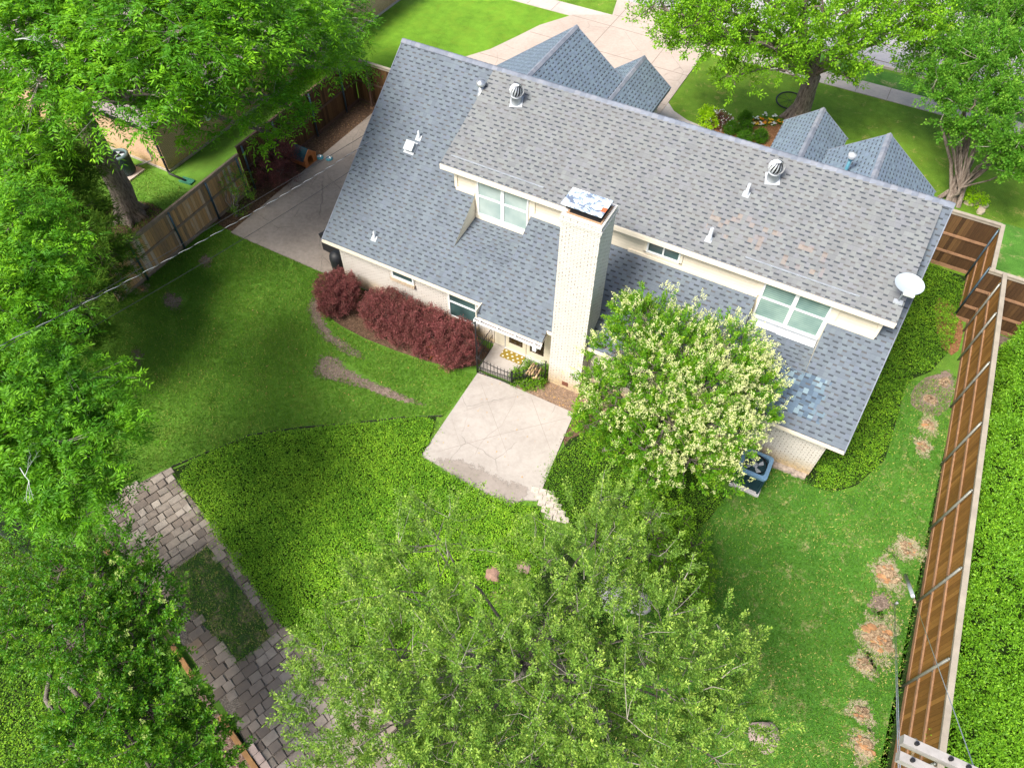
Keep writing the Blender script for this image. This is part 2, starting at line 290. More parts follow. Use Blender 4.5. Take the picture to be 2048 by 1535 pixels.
# ---------------------------------------------------------------- geometry helpers
def link(name, me, m=None, parent=None):
    o = bpy.data.objects.new(name, me); COL.objects.link(o)
    if m is not None:
        for k in (m if isinstance(m, (list, tuple)) else [m]): me.materials.append(k)
    if parent is not None: o.parent = parent
    return o
def tag(o, label, cat, group=None):
    o['label'] = label; o['category'] = cat
    if group: o['group'] = group
    return o
def thing(name, label, cat, loc=(0, 0, 0), rz=0., group=None):
    o = bpy.data.objects.new(name, None); COL.objects.link(o); o.location = loc; o.rotation_euler = (0, 0, rz); o.empty_display_size = .2
    return tag(o, label, cat, group)
def copy_tree(o, parent=None):
    c = o.copy(); COL.objects.link(c); c.parent = parent
    for ch in [x for x in list(o.children)]: copy_tree(ch, c)
    return c
class MB:
    """collects polygons (with a per-face material slot), builds one mesh with metric UVs"""
    def __init__(s): s.v = []; s.f = []; s.mi = []; s.sm = []
    def poly(s, pts, mi=0, smooth=False):
        b = len(s.v); s.v += [tuple(map(float, p)) for p in pts]; s.f.append(tuple(range(b, b+len(pts)))); s.mi.append(mi); s.sm.append(smooth)
    def box(s, x0, x1, y0, y1, z0, z1, mi=0, M4=None):
        P = [(x, y, z) for z in (z0, z1) for y in (y0, y1) for x in (x0, x1)]
        if M4 is not None: P = [tuple(M4@Vector(p)) for p in P]
        b = len(s.v); s.v += P
        for q in ((0, 2, 3, 1), (4, 5, 7, 6), (0, 1, 5, 4), (2, 6, 7, 3), (0, 4, 6, 2), (1, 3, 7, 5)):
            s.f.append(tuple(b+i for i in q)); s.mi.append(mi); s.sm.append(False)
    def beam(s, a, b, w, h, mi=0, up=(0, 0, 1)):
        a, b = Vector(a), Vector(b); d = b-a; L = d.length; x = d.normalized(); y = Vector(up).cross(x)
        if y.length < 1e-4: y = Vector((0, 1, 0)).cross(x)
        y.normalize(); z = x.cross(y); m = Matrix((x, y, z)).transposed().to_4x4(); m.translation = a
        s.box(0, L, -w/2, w/2, -h/2, h/2, mi, m)
    def prism(s, pts, z0, z1, mi=0, mis=None):
        n = len(pts); s.poly([(p[0], p[1], z1) for p in pts], mi)
        for i in range(n):
            p, q = pts[i], pts[(i+1) % n]; s.poly([(p[0], p[1], z0), (q[0], q[1], z0), (q[0], q[1], z1), (p[0], p[1], z1)], mi if mis is None else mis)
    def tube(s, pts, rad, n=8, mi=0, cap=True):
        pts = [Vector(p) for p in pts]
        if not isinstance(rad, (list, tuple)): rad = [rad]*len(pts)
        rings = []
        for i, p in enumerate(pts):
            d = (pts[min(i+1, len(pts)-1)]-pts[max(i-1, 0)]).normalized()
            a = d.orthogonal().normalized() if i == 0 else (prev-d*prev.dot(d)).normalized()
            prev = a; c = d.cross(a); b = len(s.v)
            for k in range(n):
                t = 2*math.pi*k/n; s.v.append(tuple(p+(a*math.cos(t)+c*math.sin(t))*rad[i]))
            rings.append(b)
        for i in range(len(pts)-1):
            for k in range(n):
                s.f.append((rings[i]+k, rings[i]+(k+1) % n, rings[i+1]+(k+1) % n, rings[i+1]+k)); s.mi.append(mi); s.sm.append(True)
        if cap:
            for r in (rings[0], rings[-1]): s.f.append(tuple(r+k for k in range(n))); s.mi.append(mi); s.sm.append(False)
    def lathe(s, prof, cx, cy, n=20, mi=0):
        rings = []
        for r, z in prof:
            rings.append(len(s.v))
            for k in range(n): t = 2*math.pi*k/n; s.v.append((cx+r*math.cos(t), cy+r*math.sin(t), z))
        for i in range(len(prof)-1):
            for k in range(n): s.f.append((rings[i]+k, rings[i]+(k+1) % n, rings[i+1]+(k+1) % n, rings[i+1]+k)); s.mi.append(mi); s.sm.append(True)
    def build(s, name, m=None, parent=None, fixn=True):
        me = bpy.data.meshes.new(name); me.from_pydata(s.v, [], s.f); me.update()
        me.polygons.foreach_set('material_index', s.mi); me.polygons.foreach_set('use_smooth', s.sm)
        if fixn:
            bm = bmesh.new(); bm.from_mesh(me); bmesh.ops.recalc_face_normals(bm, faces=bm.faces[:]); bm.to_mesh(me); bm.free()
        uv = me.uv_layers.new(name='UVMap').data; up = Vector((0, 0, 1))
        for p in me.polygons:
            n = p.normal
            if abs(n.z) > .999: t, b = Vector((1, 0, 0)), Vector((0, 1, 0))
            else:
                t = up.cross(n).normalized(); b = n.cross(t)
                if t.x < -.01 or (abs(t.x) < .01 and t.y < 0): t = -t
            for li in p.loop_indices:
                c = me.vertices[me.loops[li].vertex_index].co; uv[li].uv = (c.dot(t), c.dot(b))
        return link(name, me, m, parent)
def struct(o): o['kind'] = 'structure'; return o
def fan(pts2, z, mb, mi=0): mb.poly([(p[0], p[1], z) for p in pts2], mi)
SOFT = {}
def soften(m):
    """copy of a ground material whose edge breaks up into the lawn (alpha from the 'edge' attribute and noise)"""
    if m.name in SOFT: return SOFT[m.name]
    c = m.copy(); SOFT[m.name] = c; n = NT.__new__(NT); n.mat = c; n.t = c.node_tree; n._p = None
    n.out = [x for x in n.t.nodes if x.type == 'OUTPUT_MATERIAL'][0]; b = [x for x in n.t.nodes if x.type == 'BSDF_PRINCIPLED'][0]
    e = n.attr('edge'); f = n.m('ADD', e, n.m('MULTIPLY', n.m('SUBTRACT', n.m('ADD', n.m('MULTIPLY', n.noise(7, 4), .6), n.m('MULTIPLY', n.noise(38, 3), .4)), .5), 2.4))
    n.set(b.inputs['Alpha'], n.step(f, .32, .46)); return c
def softdisc(mb, ring, z, inner=.45):
    cx, cy = np.mean([p[0] for p in ring]), np.mean([p[1] for p in ring]); N = len(ring)
    q = [(cx+(p[0]-cx)*inner, cy+(p[1]-cy)*inner) for p in ring]; mb.edge = []
    mb.poly([(*p, z) for p in q]); mb.edge += [1]*N
    for k in range(N): a, b, c, d = ring[k], ring[(k+1) % N], q[(k+1) % N], q[k]; mb.poly([(*a, z), (*b, z), (*c, z), (*d, z)]); mb.edge += [0, 0, 1, 1]
def softstrip(mb, C, Wd, z):
    mb.edge = []; C = [np.array(c, float) for c in C]; L = []
    for i, c in enumerate(C):
        d = C[min(i+1, len(C)-1)]-C[max(i-1, 0)]; d /= np.linalg.norm(d); nn = np.array([-d[1], d[0]]); L.append([c-nn*Wd[i], c, c+nn*Wd[i]])
    for i in range(len(C)-1):
        for j in (0, 1):
            e = [(0 if jj != 1 or ii in (0, len(C)-1) else 1) for ii, jj in ((i, j), (i+1, j), (i+1, j+1), (i, j+1))]
            mb.poly([(*L[i][j], z), (*L[i+1][j], z), (*L[i+1][j+1], z), (*L[i][j+1], z)]); mb.edge += e
def softbuild(mb, name, m, parent=None):
    o = mb.build(name, m, parent, fixn=False)
    if o.data.polygons[0].normal.z < 0: o.data.flip_normals()
    at = o.data.attributes.new('edge', 'FLOAT', 'POINT'); at.data.foreach_set('value', np.array(mb.edge, np.float32)); return o
def smooth_poly(P, k=2):
    P = [np.array(p[:2], float) for p in P]
    for _ in range(k):
        Q = []
        for i in range(len(P)): a, b = P[i], P[(i+1) % len(P)]; Q += [a*.75+b*.25, a*.25+b*.75]
        P = Q
    return [tuple(p) for p in P]
def inpoly(X, Y, P):
    r = np.zeros(len(X), bool); n = len(P); j = n-1
    for i in range(n):
        xi, yi = P[i][:2]; xj, yj = P[j][:2]
        c = ((yi > Y) != (yj > Y)) & (X < (xj-xi)*(Y-yi)/((yj-yi) if yj != yi else 1e-9)+xi); r ^= c; j = i
    return r
def scatter(P, dens, rng, excl=()):
    a = np.array([p[:2] for p in P]); lo, hi = a.min(0), a.max(0); n = int((hi-lo).prod()*dens)
    X = rng.uniform(lo[0], hi[0], n); Y = rng.uniform(lo[1], hi[1], n); k = inpoly(X, Y, P)
    for e in excl: k &= ~inpoly(X, Y, e)
    return X[k], Y[k]
def nrm(a): return a/np.maximum(np.linalg.norm(a, axis=-1, keepdims=True), 1e-9)
def leafmesh(name, B, D, L, Wd, rnd, tip, m, parent=None, seed=0, flat=.7, fold=.15):
    """B base points, D leaf directions, L lengths, Wd widths: two folded triangles per leaf"""
    rng = np.random.default_rng(seed); N = len(B); D = nrm(D)
    up = np.tile(np.array([0, 0, 1.]), (N, 1))*flat+rng.normal(0, .45, (N, 3)); S = nrm(np.cross(D, up)); Nn = np.cross(S, D)
    L = L[:, None]; Wd = Wd[:, None]
    mid = B+D*L*.45
    V = np.stack([B, mid+S*Wd*.5+Nn*fold*Wd, B+D*L, mid-S*Wd*.5+Nn*fold*Wd], 1).reshape(-1, 3)
    i = np.arange(N)*4; F = np.stack([i, i+1, i+2, i, i+2, i+3], 1).reshape(-1)
    me = bpy.data.meshes.new(name); me.vertices.add(4*N); me.vertices.foreach_set('co', V.astype(np.float32).ravel())
    me.loops.add(6*N); me.loops.foreach_set('vertex_index', F.astype(np.int32)); me.polygons.add(2*N)
    me.polygons.foreach_set('loop_start', np.arange(0, 6*N, 3, dtype=np.int32)); me.update(calc_edges=True)
    for nm, a in (('rnd', rnd), ('tip', tip)):
        at = me.attributes.new(nm, 'FLOAT', 'FACE'); at.data.foreach_set('value', np.repeat(a, 2).astype(np.float32))
    return link(name, me, m, parent)
def sphdirs(n, rng, zmin=-1.):
    z = rng.uniform(zmin, 1, n); t = rng.uniform(0, 2*np.pi, n); r = np.sqrt(1-z*z); return np.stack([r*np.cos(t), r*np.sin(t), z], 1)
def clusters(lobes, n, rng, zmin=-.35, flat=.8, lump=.22, inner=.25):
    R = np.array([l[3] for l in lobes]); C = np.array([l[:3] for l in lobes]); w = R**2/np.sum(R**2)
    k = rng.choice(len(lobes), n, p=w); u = sphdirs(n, rng, zmin)
    ph = rng.uniform(0, 6, (3, 3)); b = sum(np.sin(3.1*(i+1)*(u@ph[i])+C[k, 0]*3+C[k, 1]*2) for i in range(3))/3
    rr = np.where(rng.random(n) < inner, rng.uniform(.35, .85, n), rng.uniform(.82, 1.06, n))*(1+lump*b)
    P = C[k]+u*(R[k]*rr)[:, None]*np.array([1, 1, flat]); return P, u, k, rr
def rep(a, k): return np.repeat(a, k, axis=0)
def twig_leaves(P, A, k, tl, ll, lw, rng, spread=.9, droop=0., jit=.05, rbase=None, tipb=.15):
    """k leaves along a twig of length tl at each cluster point"""
    n = len(P); P, A = rep(P, k), rep(nrm(A), k); t = rng.random(n*k)
    rad = nrm(rng.normal(0, 1, (n*k, 3))); B = P+A*(tl*(t-.35))[:, None]+rad*jit*rng.random(n*k)[:, None]+np.array([0, 0, -droop])*(t**2*tl)[:, None]
    D = A*(.35+.5*t)[:, None]+rad*spread+np.array([0, 0, -droop*.6])
    c = rep(rbase if rbase is not None else rng.random(n), k)
    r = np.clip(.40*c+.60*rng.random(n*k), 0, 1); tip = np.clip((t-.6)*1.6, 0, 1)*rng.random(n*k)*(.3+c)+tipb*(rng.random(n*k) < .12)
    return B, D, ll*rng.uniform(.7, 1.25, n*k), lw*rng.uniform(.7, 1.25, n*k), r, np.clip(tip, 0, 1)
def pecan_leaves(P, A, nc, rl, npair, ll, lw, rng, cb):
    """compound leaves: nc arching rachises per twig, npair*2 leaflets each"""
    n = len(P); a = rep(nrm(A), nc); side = nrm(rng.normal(0, 1, (n*nc, 3))); ax = nrm(a*.7+side*.85+np.array([0, 0, .25]))
    b = rep(P, nc)+a*(rng.uniform(-.3, .25, n*nc))[:, None]; r1 = rl*rng.uniform(.7, 1.2, n*nc); cc = rep(cb, nc)*.6+rng.random(n*nc)*.4
    k = npair*2; t = np.tile(np.repeat(np.linspace(.15, 1., npair), 2), n*nc); sg = np.tile(np.array([1., -1.]), n*nc*npair)
    AX, BB, RR = rep(ax, k), rep(b, k), rep(r1, k)
    hs = nrm(np.cross(AX, np.array([0, 0, 1.])+rng.normal(0, .1, (n*nc*k, 3))))
    pos = BB+AX*(RR*t)[:, None]+np.array([0, 0, -.75])*(RR*t**2*.8)[:, None]
    D = AX*.75+hs*(sg*.95)[:, None]+np.array([0, 0, -.45])+rng.normal(0, .12, (n*nc*k, 3))
    N = n*nc*k; r = np.clip(rep(cc, k)*.8+rng.random(N)*.2, 0, 1); tip = np.clip(rep(cc, k)*1.3-.45, 0, 1)*rng.uniform(.3, 1, N)*(.35+.65*t)
    return pos, D, ll*rng.uniform(.75, 1.2, N), lw*rng.uniform(.8, 1.2, N), r, np.clip(tip, 0, 1)
def limbs(mb, base, top, r0, lobes, P, k, rng, nsub=5, rl=.09, rt=.012, frac=.6, wob=.25, roots=True, twig_mi=1):
    base, top = np.array(base, float), np.array(top, float)
    if r0 > 0:
        pts = [base+(top-base)*t+np.append(rng.normal(0, wob*.3, 2)*math.sin(math.pi*t), 0) for t in np.linspace(0, 1, 5)]
        rr = [r0*(1.45 if roots else 1.1), r0*1.05, r0*.95, r0*.86, r0*.72]; pts.insert(1, base+(top-base)*.08); rr.insert(1, r0*1.15)
        e_ = pts[-1]-pts[-2]; pts += [top+e_*.10, top+e_*.16]; rr += [r0*.45, r0*.12]; mb.tube(pts, rr, 12)
    for i, l in enumerate(lobes):
        c = np.array(l[:3]); q = P[k == i]
        st = top if r0 > 0 else base
        m1 = st+(c-st)*.5+np.array([0, 0, .12*np.linalg.norm(c-st)])+rng.normal(0, wob, 3)*.6
        rb = min(r0*.6 if r0 > 0 else rl*1.6, rl*(1+l[3]*.35))
        mb.tube([st, st+(m1-st)*.5+rng.normal(0, wob, 3)*.3, m1, m1+(c-m1)*.6+rng.normal(0, wob, 3)*.3, c], [rb, rb*.88, rb*.72, rb*.5, rb*.35], 7)
        if len(q) == 0: continue
        sub = q[rng.choice(len(q), min(nsub, len(q)), replace=False)]; sub = c+(sub-c)*.62
        for sp in sub: mb.tube([c, (c+sp)/2+rng.normal(0, .12, 3), sp], [rb*.34, rb*.26, rb*.17], 5)
        sel = q[rng.random(len(q)) < frac]
        for p in sel:
            s = sub[np.argmin(np.linalg.norm(sub-p, axis=1))]; d = p-s
            mb.tube([s, s+d*.5+rng.normal(0, .05, 3), p+d/np.linalg.norm(d+1e-6)*.12], [rt*1.5, rt, rt*.5], 3, mi=twig_mi, cap=False)
exec_log = []
# ================================================================= THE SETTING
RNG = np.random.default_rng(7)
mb = MB(); mb.poly([(-160, -160, 0), (160, -160, 0), (160, 200, 0), (-160, 200, 0)]); struct(mb.build('ground', M['grass']))
def sheet(name, P, z, m, sm=0):
    mb = MB(); fan(smooth_poly(P, sm) if sm else P, z, mb); o = mb.build(name, m, fixn=False)
    if o.data.polygons[0].normal.z < 0: o.data.flip_normals()
    return struct(o)
def slab(name, P, z, m, sm=0, z0=-.02):
    mb = MB(); P = smooth_poly(P, sm) if sm else P; mb.prism(P, z0, z); return struct(mb.build(name, m))
right_lawn = [(-3.6, -6), (-2.6, 5), (-1.5, 8.3), (0.2, 9.8), (0.8, 11.4), (1.0, 12.6), (1.0, 14.1), (3.0, 14.1), (4.3, 14.2), (5.0, 16), (5.05, 19.5), (6.5, 20.6), (6.6, 17), (6.9, -6)]
sheet('right_lawn', right_lawn, .004, M['grass_right'])
sheet('front_lawn', [(-8.2, 25), (40, 25), (40, 36.9), (-8.2, 36.9)], .004, M['grass_front'])
sheet('far_lawn', [(-60, 24.5), (-17.6, 24.5), (-17.6, 29), (-15.7, 37.05), (-60, 37.05)], .004, M['grass_far'])
sheet('parkway_grass', [(-60, 38.1), (-14.1, 38.1), (-14.5, 39.9), (-60, 39.9)], .004, M['grass_front'])
sheet('parkway_grass', [(-8.0, 38.1), (60, 38.1), (60, 39.6), (-7.6, 39.6)], .004, M['grass_right'])
sheet('neighbour_lawn', [(6.7, 23.6), (6.7, 30), (30, 30), (30, 5), (13, 5), (13, 23.6)], .008, M['grass_right'])
slab('sidewalk', [(-60, 36.9), (60, 36.9), (60, 38.1), (-60, 38.1)], .035, M['walk'])
slab('street', [(-60, 40.0), (60, 40.0), (60, 50), (-60, 50)], .012, M['street'])
mbk = MB(); mbk.box(-60, -14.4, 39.85, 40.0, 0, .12); mbk.box(-7.5, 60, 39.85, 40.0, 0, .12); struct(mbk.build('kerb', M['walk']))
drive = [(-8.2, 25), (-8.2, 36.8), (-7.9, 38.2), (-7.5, 40.0), (-14.5, 40.0), (-14.0, 38.1), (-15.9, 37.05), (-17.0, 35.1), (-17.45, 33.6), (-18.1, 31.6), (-18.87, 30.3), (-19.3, 28.2), (-19.3, 25)]
slab('driveway', drive, .045, M['drive'])
mbj = MB()
for a, b in (((-15.9, 36.95), (-8.2, 36.8)), ((-13.6, 25), (-13.6, 40)), ((-10.2, 25), (-10.2, 36.8)), ((-18.4, 31), (-8.2, 31.2)), ((-13.9, 38.15), (-8, 38.15)), ((-17.1, 34.2), (-8.2, 34.2))):
    mbj.beam((*a, .0458), (*b, .0458), .025, .004)
for x in np.arange(-40, 40, 1.52):
    if not -16 < x < -8: mbj.beam((x, 36.92, .0358), (x, 38.08, .0358), .022, .004)
for x in np.arange(-40, 40, 4.6): mbj.beam((x, 40.05, .0135), (x, 49.9, .0135), .05, .004)
mbj.beam((-60, 42.4, .0135), (60, 42.4, .0135), .09, .004); mbj.beam((-60, 45.2, .0135), (60, 45.2, .0135), .09, .004); mbj.beam((-60, 40.5, .0135), (60, 40.5, .0135), .07, .004)
struct(mbj.build('pavement_joints', M['joint']))
slab('front_walk', [(-8.19, 31.5), (-7.7, 30.95), (-6.9, 30.55), (-5.8, 30.35), (-4.6, 30.2), (-4.2, 29.0), (-4.2, 27), (-6, 27), (-6.1, 28.9), (-8.19, 29.2)], .04, M['walk'])
side_patio = [(-15.2, 14.15), (-20.25, 14.2), (-20.2, 19.2), (-20.1, 24.4), (-14, 24.4), (-14.2, 14.15)]
slab('side_patio', side_patio, .04, M['side_conc'])
patio = [(-8.02, 12.86), (-4.40, 12.86), (-4.0, 9.42), (-4.75, 9.06), (-5.7, 8.98), (-6.6, 9.0), (-7.93, 9.08)]
slab('patio', patio, .05, M['patio'])
M['patio_dust'] = concrete_mat('dusty_patio', (.29, .25, .22), (.22, .19, .16), False)
mb = MB(); softstrip(mb, [(-7.7, 9.15), (-6.9, 9.2), (-6.0, 9.2), (-5.1, 9.2), (-4.6, 9.35), (-4.2, 9.55)], (.12, .42, .55, .55, .5, .2), .0545); struct(softbuild(mb, 'patio_dirt', soften(M['patio_dust'])))
mb = MB(); zz = lambda a, b: G(780+a*.2052, 600+b*.2052, .0515)
for L_, w_ in (([(890, 820), (1140, 1490)], .014), ([(1370, 930), (1560, 1450)], .014), ([(720, 1080), (900, 1020), (1300, 920)], .010), ([(480, 1470), (1100, 1300), (1720, 1150)], .014), ([(600, 1150), (690, 1430)], .008),
               ([(1235, 900), (1205, 1010), (1130, 1140), (1090, 1220), (960, 1310), (880, 1400), (830, 1500)], .012)):
    for a, b in zip(L_[:-1], L_[1:]): mb.beam(zz(*a), zz(*b), w_*.6, .003)
struct(mb.build('patio_joints', plain('faint_joint', (.25, .215, .185), .95)))
sheet('soil_bed', [(-14.9, 12.6), (-12.9, 12.2), (-10.5, 12.3), (-8.2, 12.7), (-8.1, 14.3), (-14.9, 14.3)], .008, M['mulch'], 1)
sheet('soil_bed', [(-6.6, 12.86), (-4.1, 12.86), (-3.4, 13.1), (-3.0, 14.3), (-6.6, 14.3)], .008, dirt_mat('chip_dirt', (.12, .08, .055), (.26, .18, .13), (.42, .29, .18), 1.2))
sheet('soil_bed', [(-4.3, 11.3), (-3.0, 11.6), (-2.4, 13.4), (-4.3, 13.4)], .006, M['mulch'], 1)
sheet('fence_bed', [(-21.4, 14.3), (-20.2, 14.3), (-20.1, 24.4), (-21.4, 24.4)], .008, M['mulch'])
sheet('flower_bed', [(-6.5, 28.5), (-6.2, 30.7), (-5.0, 31.2), (-4.6, 32.1), (-3.4, 32.6), (-2.4, 32.2), (-2.0, 30.5), (-2.2, 28.5)], .010, M['straw'], 1)
worn1 = [(-15.1, 12.9), (-14.7, 12.2), (-14.1, 11.85), (-13.3, 11.55), (-12.6, 11.45), (-12.9, 11.65), (-13.9, 12.1), (-14.6, 12.7), (-14.85, 13.1)]
worn2 = [(-13.15, 10.95), (-12.9, 10.25), (-12.2, 10.05), (-12.0, 10.45), (-11.4, 10.45), (-10.6, 10.35), (-9.8, 10.5), (-9.0, 10.6), (-9.9, 10.75), (-11.2, 10.85), (-12.3, 11.0)]
worn3 = [(-20.4, 12.6), (-20.0, 12.9), (-19.7, 12.5), (-20.1, 12.2)]; worn4 = [(-20.1, 10.6), (-19.3, 10.8), (-19.0, 10.2), (-19.9, 9.9)]
for C_, W_ in (([(-15.3, 13.3), (-14.85, 12.6), (-14.3, 12.05), (-13.5, 11.65), (-12.4, 11.5), (-11.6, 11.35)], (.25, .38, .32, .28, .30, .2)),
               ([(-13.2, 11.2), (-12.7, 10.55), (-12.0, 10.5), (-11.0, 10.6), (-9.9, 10.65), (-8.6, 10.75)], (.35, .85, .45, .28, .24, .15)),
               ([(-20.4, 12.9), (-20.0, 12.5), (-19.7, 12.0)], (.3, .4, .3)), ([(-20.3, 10.8), (-19.6, 10.3), (-18.9, 9.7)], (.3, .5, .3)), ([(-19.2, 8.2), (-18.8, 7.8), (-18.3, 7.2)], (.2, .35, .2))):
    mb = MB(); softstrip(mb, C_, W_, .007); struct(softbuild(mb, 'worn_soil', soften(M['dirt'])))
sheet('fence_soil', [(5.4, 18.4), (6.5, 18.6), (6.5, 20.6), (5.7, 20.3), (5.2, 19.2)], .008, M['dirt'], 1)
sheet('fence_soil', [(5.7, 21.8), (6.4, 21.4), (6.45, 23.3), (5.9, 24.2), (5.2, 24.3)], .012, M['straw'], 1)
sheet('fence_soil', [(6.55, 23.35), (9, 23.35), (9, 22.4), (6.55, 22.4)], .008, M['dirt'])
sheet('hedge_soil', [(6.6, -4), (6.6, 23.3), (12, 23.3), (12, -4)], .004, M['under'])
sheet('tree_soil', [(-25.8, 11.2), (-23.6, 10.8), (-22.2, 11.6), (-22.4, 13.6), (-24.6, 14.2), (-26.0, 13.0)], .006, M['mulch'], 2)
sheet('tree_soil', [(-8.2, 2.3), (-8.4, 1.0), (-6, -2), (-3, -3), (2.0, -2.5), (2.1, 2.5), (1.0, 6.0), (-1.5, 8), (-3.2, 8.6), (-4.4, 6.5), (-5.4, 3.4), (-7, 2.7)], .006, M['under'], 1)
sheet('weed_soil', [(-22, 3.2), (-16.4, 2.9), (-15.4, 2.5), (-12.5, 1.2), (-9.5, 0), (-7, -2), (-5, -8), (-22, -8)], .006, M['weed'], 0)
# ground cover beds
coverA = [(-14.42, 4.96), (-13.2, 7.0), (-11.9, 8.0), (-10.6, 8.9), (-9.3, 9.85), (-8.3, 10.6), (-7.98, 9.6), (-7.9, 8.95), (-6.4, 8.85), (-4.75, 8.9), (-3.9, 9.25), (-3.2, 8.6), (-2.7, 7), (-3.0, 4.5), (-5.4, 3.1), (-7.36, 2.73), (-8.18, 2.7), (-10.2, 3.4), (-12.4, 4.15)]
coverB = [(-4.1, 11.9), (-4.25, 10.33), (-3.9, 9.7), (-3.0, 9.3), (-1.2, 8.6), (0.2, 9.9), (0.8, 11.4), (1.0, 12.5), (-1.0, 13.4), (-3.0, 13.4)]
coverC = [(6.3, 25.9), (3.0, 26), (2.9, 13.9), (3.8, 14.0), (4.4, 14.6), (5.0, 16), (5.05, 18.2), (5.0, 19.5), (5.7, 20.4), (6.1, 21.6), (6.2, 23)]
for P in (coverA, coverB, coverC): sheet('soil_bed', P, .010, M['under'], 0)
# ================================================================= THE HOUSE
house = thing('house', 'long cream brick house with grey shingle roof and rear dormer in the middle', 'house', (-5.7, 14.18, 0))
OFF = Matrix.Translation((5.7, -14.18, 0))
def part(mb, name, m, parent=None, label=None):
    o = mb.build(name, m, parent or house)
    if parent is None or parent is house: o.matrix_parent_inverse = OFF
    if label: o['label'] = label
    return o
SL, SU = .7296, .395
zM = lambda y: 2.31+SL*(y-13.83)
zU = lambda y: 5.25+SU*(y-16.17)
X0, X1, XD0, XD1 = -14.88, 3.38, -11.19, 3.10
RA, RB, RC, RD = -10.08, -8.0, -.51, 1.56
mb = MB()
mb.poly([(x, y, zM(y)) for x, y in ((X0, 13.83), (-8.4, 13.83), (-8.4, 13.47), (-6.0, 13.47), (-6.0, 13.83), (X1, 13.83), (X1, 19.84), (RD, 19.84), (RD, 15.1), (RC, 15.1), (RC, 17.2), (RB, 17.2), (RB, 14.95), (RA, 14.95), (RA, 19.84), (X0, 19.84))], 0)
mb.poly([(RA, 14.95, zM(14.95)), (RB, 14.95, zM(14.95)), (RB, 16.5, 3.34), (RA, 16.5, 3.34)], 0)
mb.poly([(RC, 15.1, zM(15.1)), (RD, 15.1, zM(15.1)), (RD, 16.5, 3.34), (RC, 16.5, 3.34)], 0)
zF = lambda y: 6.70-SL*(y-19.84)
mb.poly([(x, y, zF(y)) for x, y in ((X0, 19.84), (X1, 19.84), (X1, 25.85), (X0, 25.85))], 2)
def gable(x, z, w, yf):
    yb = 19.84+(6.70-z)/SL
    for s in (-1, 1): mb.poly([(x, yb, z), (x, yf, z), (x+s*w, yf, 2.31), (x+s*w, 25.85, 2.31)], 2)
GB = ((-11.34, 5.0, 3.69, 26.87), (-8.98, 3.33, 1.40, 29.01), (-1.23, 3.25, 1.29, 28.97), (1.39, 4.0, 2.36, 27.17))
for g in GB: gable(*g)
roof = part(mb, 'roof', [M['shingle'], M['shingle_u'], M['shingle_f']])
mb = MB(); mb.poly([(XD0, 16.17, 5.25), (XD1, 16.17, 5.25), (XD1, 19.84, 6.70), (XD0, 19.84, 6.70)])
part(mb, 'dormer_roof', M['shingle_u'])
# ridge caps: overlapping cap shingles
mb = MB()
def caprun(a, b, ang1, ang2, wd=.12, st=.19):
    a, b = Vector(a), Vector(b); d = (b-a); n = int(d.length/st); d.normalize(); s = Vector((0, 0, 1)).cross(d).normalized()
    for i in range(n):
        p = a+d*(i*st); q = a+d*((i+1)*st+.02); up0 = Vector((0, 0, .030)); up1 = Vector((0, 0, .014))
        for sg, an in ((1, ang1), (-1, ang2)):
            o_ = s*(sg*wd)+Vector((0, 0, -wd*an)); mb.poly([p+up0, q+up1, q+up1+o_, p+up0+o_], random.Random(i*7+int(a.x*9)).choice((0, 0, 1, 2)))
            mb.poly([p+up0, p+up0+o_, p+o_, p])
RM = [M['ridge'], plain('ridge_b', (.145, .165, .205), .9), plain('ridge_c', (.20, .215, .25), .9)]
caprun((X0, 19.84, 6.71), (X1, 19.84, 6.71), SU, SL); part(mb, 'ridge_cap', RM, roof)
for x, z, w, yf in GB: mb = MB(); caprun((x, yf+.01, z), (x, 19.84+(6.70-z)/SL-.1, z), SL, SL, .11); part(mb, 'ridge_cap', RM, roof)
# fascia, rakes, soffits
mb = MB()
mb.box(X0, -8.4, 13.80, 13.825, 2.165, 2.30); mb.box(-6.0, X1, 13.80, 13.825, 2.165, 2.30)
mb.box(XD0, XD1, 16.135, 16.16, 5.07, 5.245)
mb.poly([(X0, 13.83, 2.18), (X1, 13.83, 2.18), (X1, 14.2, 2.18), (X0, 14.2, 2.18)]); mb.poly([(XD0, 16.16, 5.04), (XD1, 16.16, 5.04), (XD1, 16.5, 5.16), (XD0, 16.5, 5.16)])
mb.poly([(-8.4, 13.5, 1.95), (-6.0, 13.5, 1.95), (-6.0, 14.2, 2.1), (-8.4, 14.2, 2.1)])
mbf = mb; mb = MB()
for s, x in ((-1, X0), (1, X1)):
    a = x-.02*s
    mb.beam((a, 13.83, zM(13.83)-.11), (a, 19.84, 6.70-.11), .03, .20); mb.beam((a, 25.85, 2.31-.11), (a, 19.84, 6.70-.11), .03, .20); part(mb, 'rake_edge', M['ridge']); mb = MB()
for x in (XD0+.02, XD1-.02): mb.beam((x, 16.17, 5.25-.10), (x, 19.84, 6.70-.10), .03, .18); part(mb, 'rake_edge', M['ridge']); mb = MB()
for x, z, w, yf in GB:
    mb = MB()
    for s in (-1, 1):
        mb.beam((x, yf-.02, z-.10), (x+s*w, yf-.02, 2.31-.10), .03, .18); mb.beam((x+s*(w-.01), yf, 2.22), (x+s*(w-.01), 25.8, 2.22), .03, .16)
    part(mb, 'rake_edge', M['ridge'])
mb = mbf
mb.box(-8.42, -8.39, 13.47, 13.85, 1.95, 2.33)
part(mb, 'fascia', M['trim'])
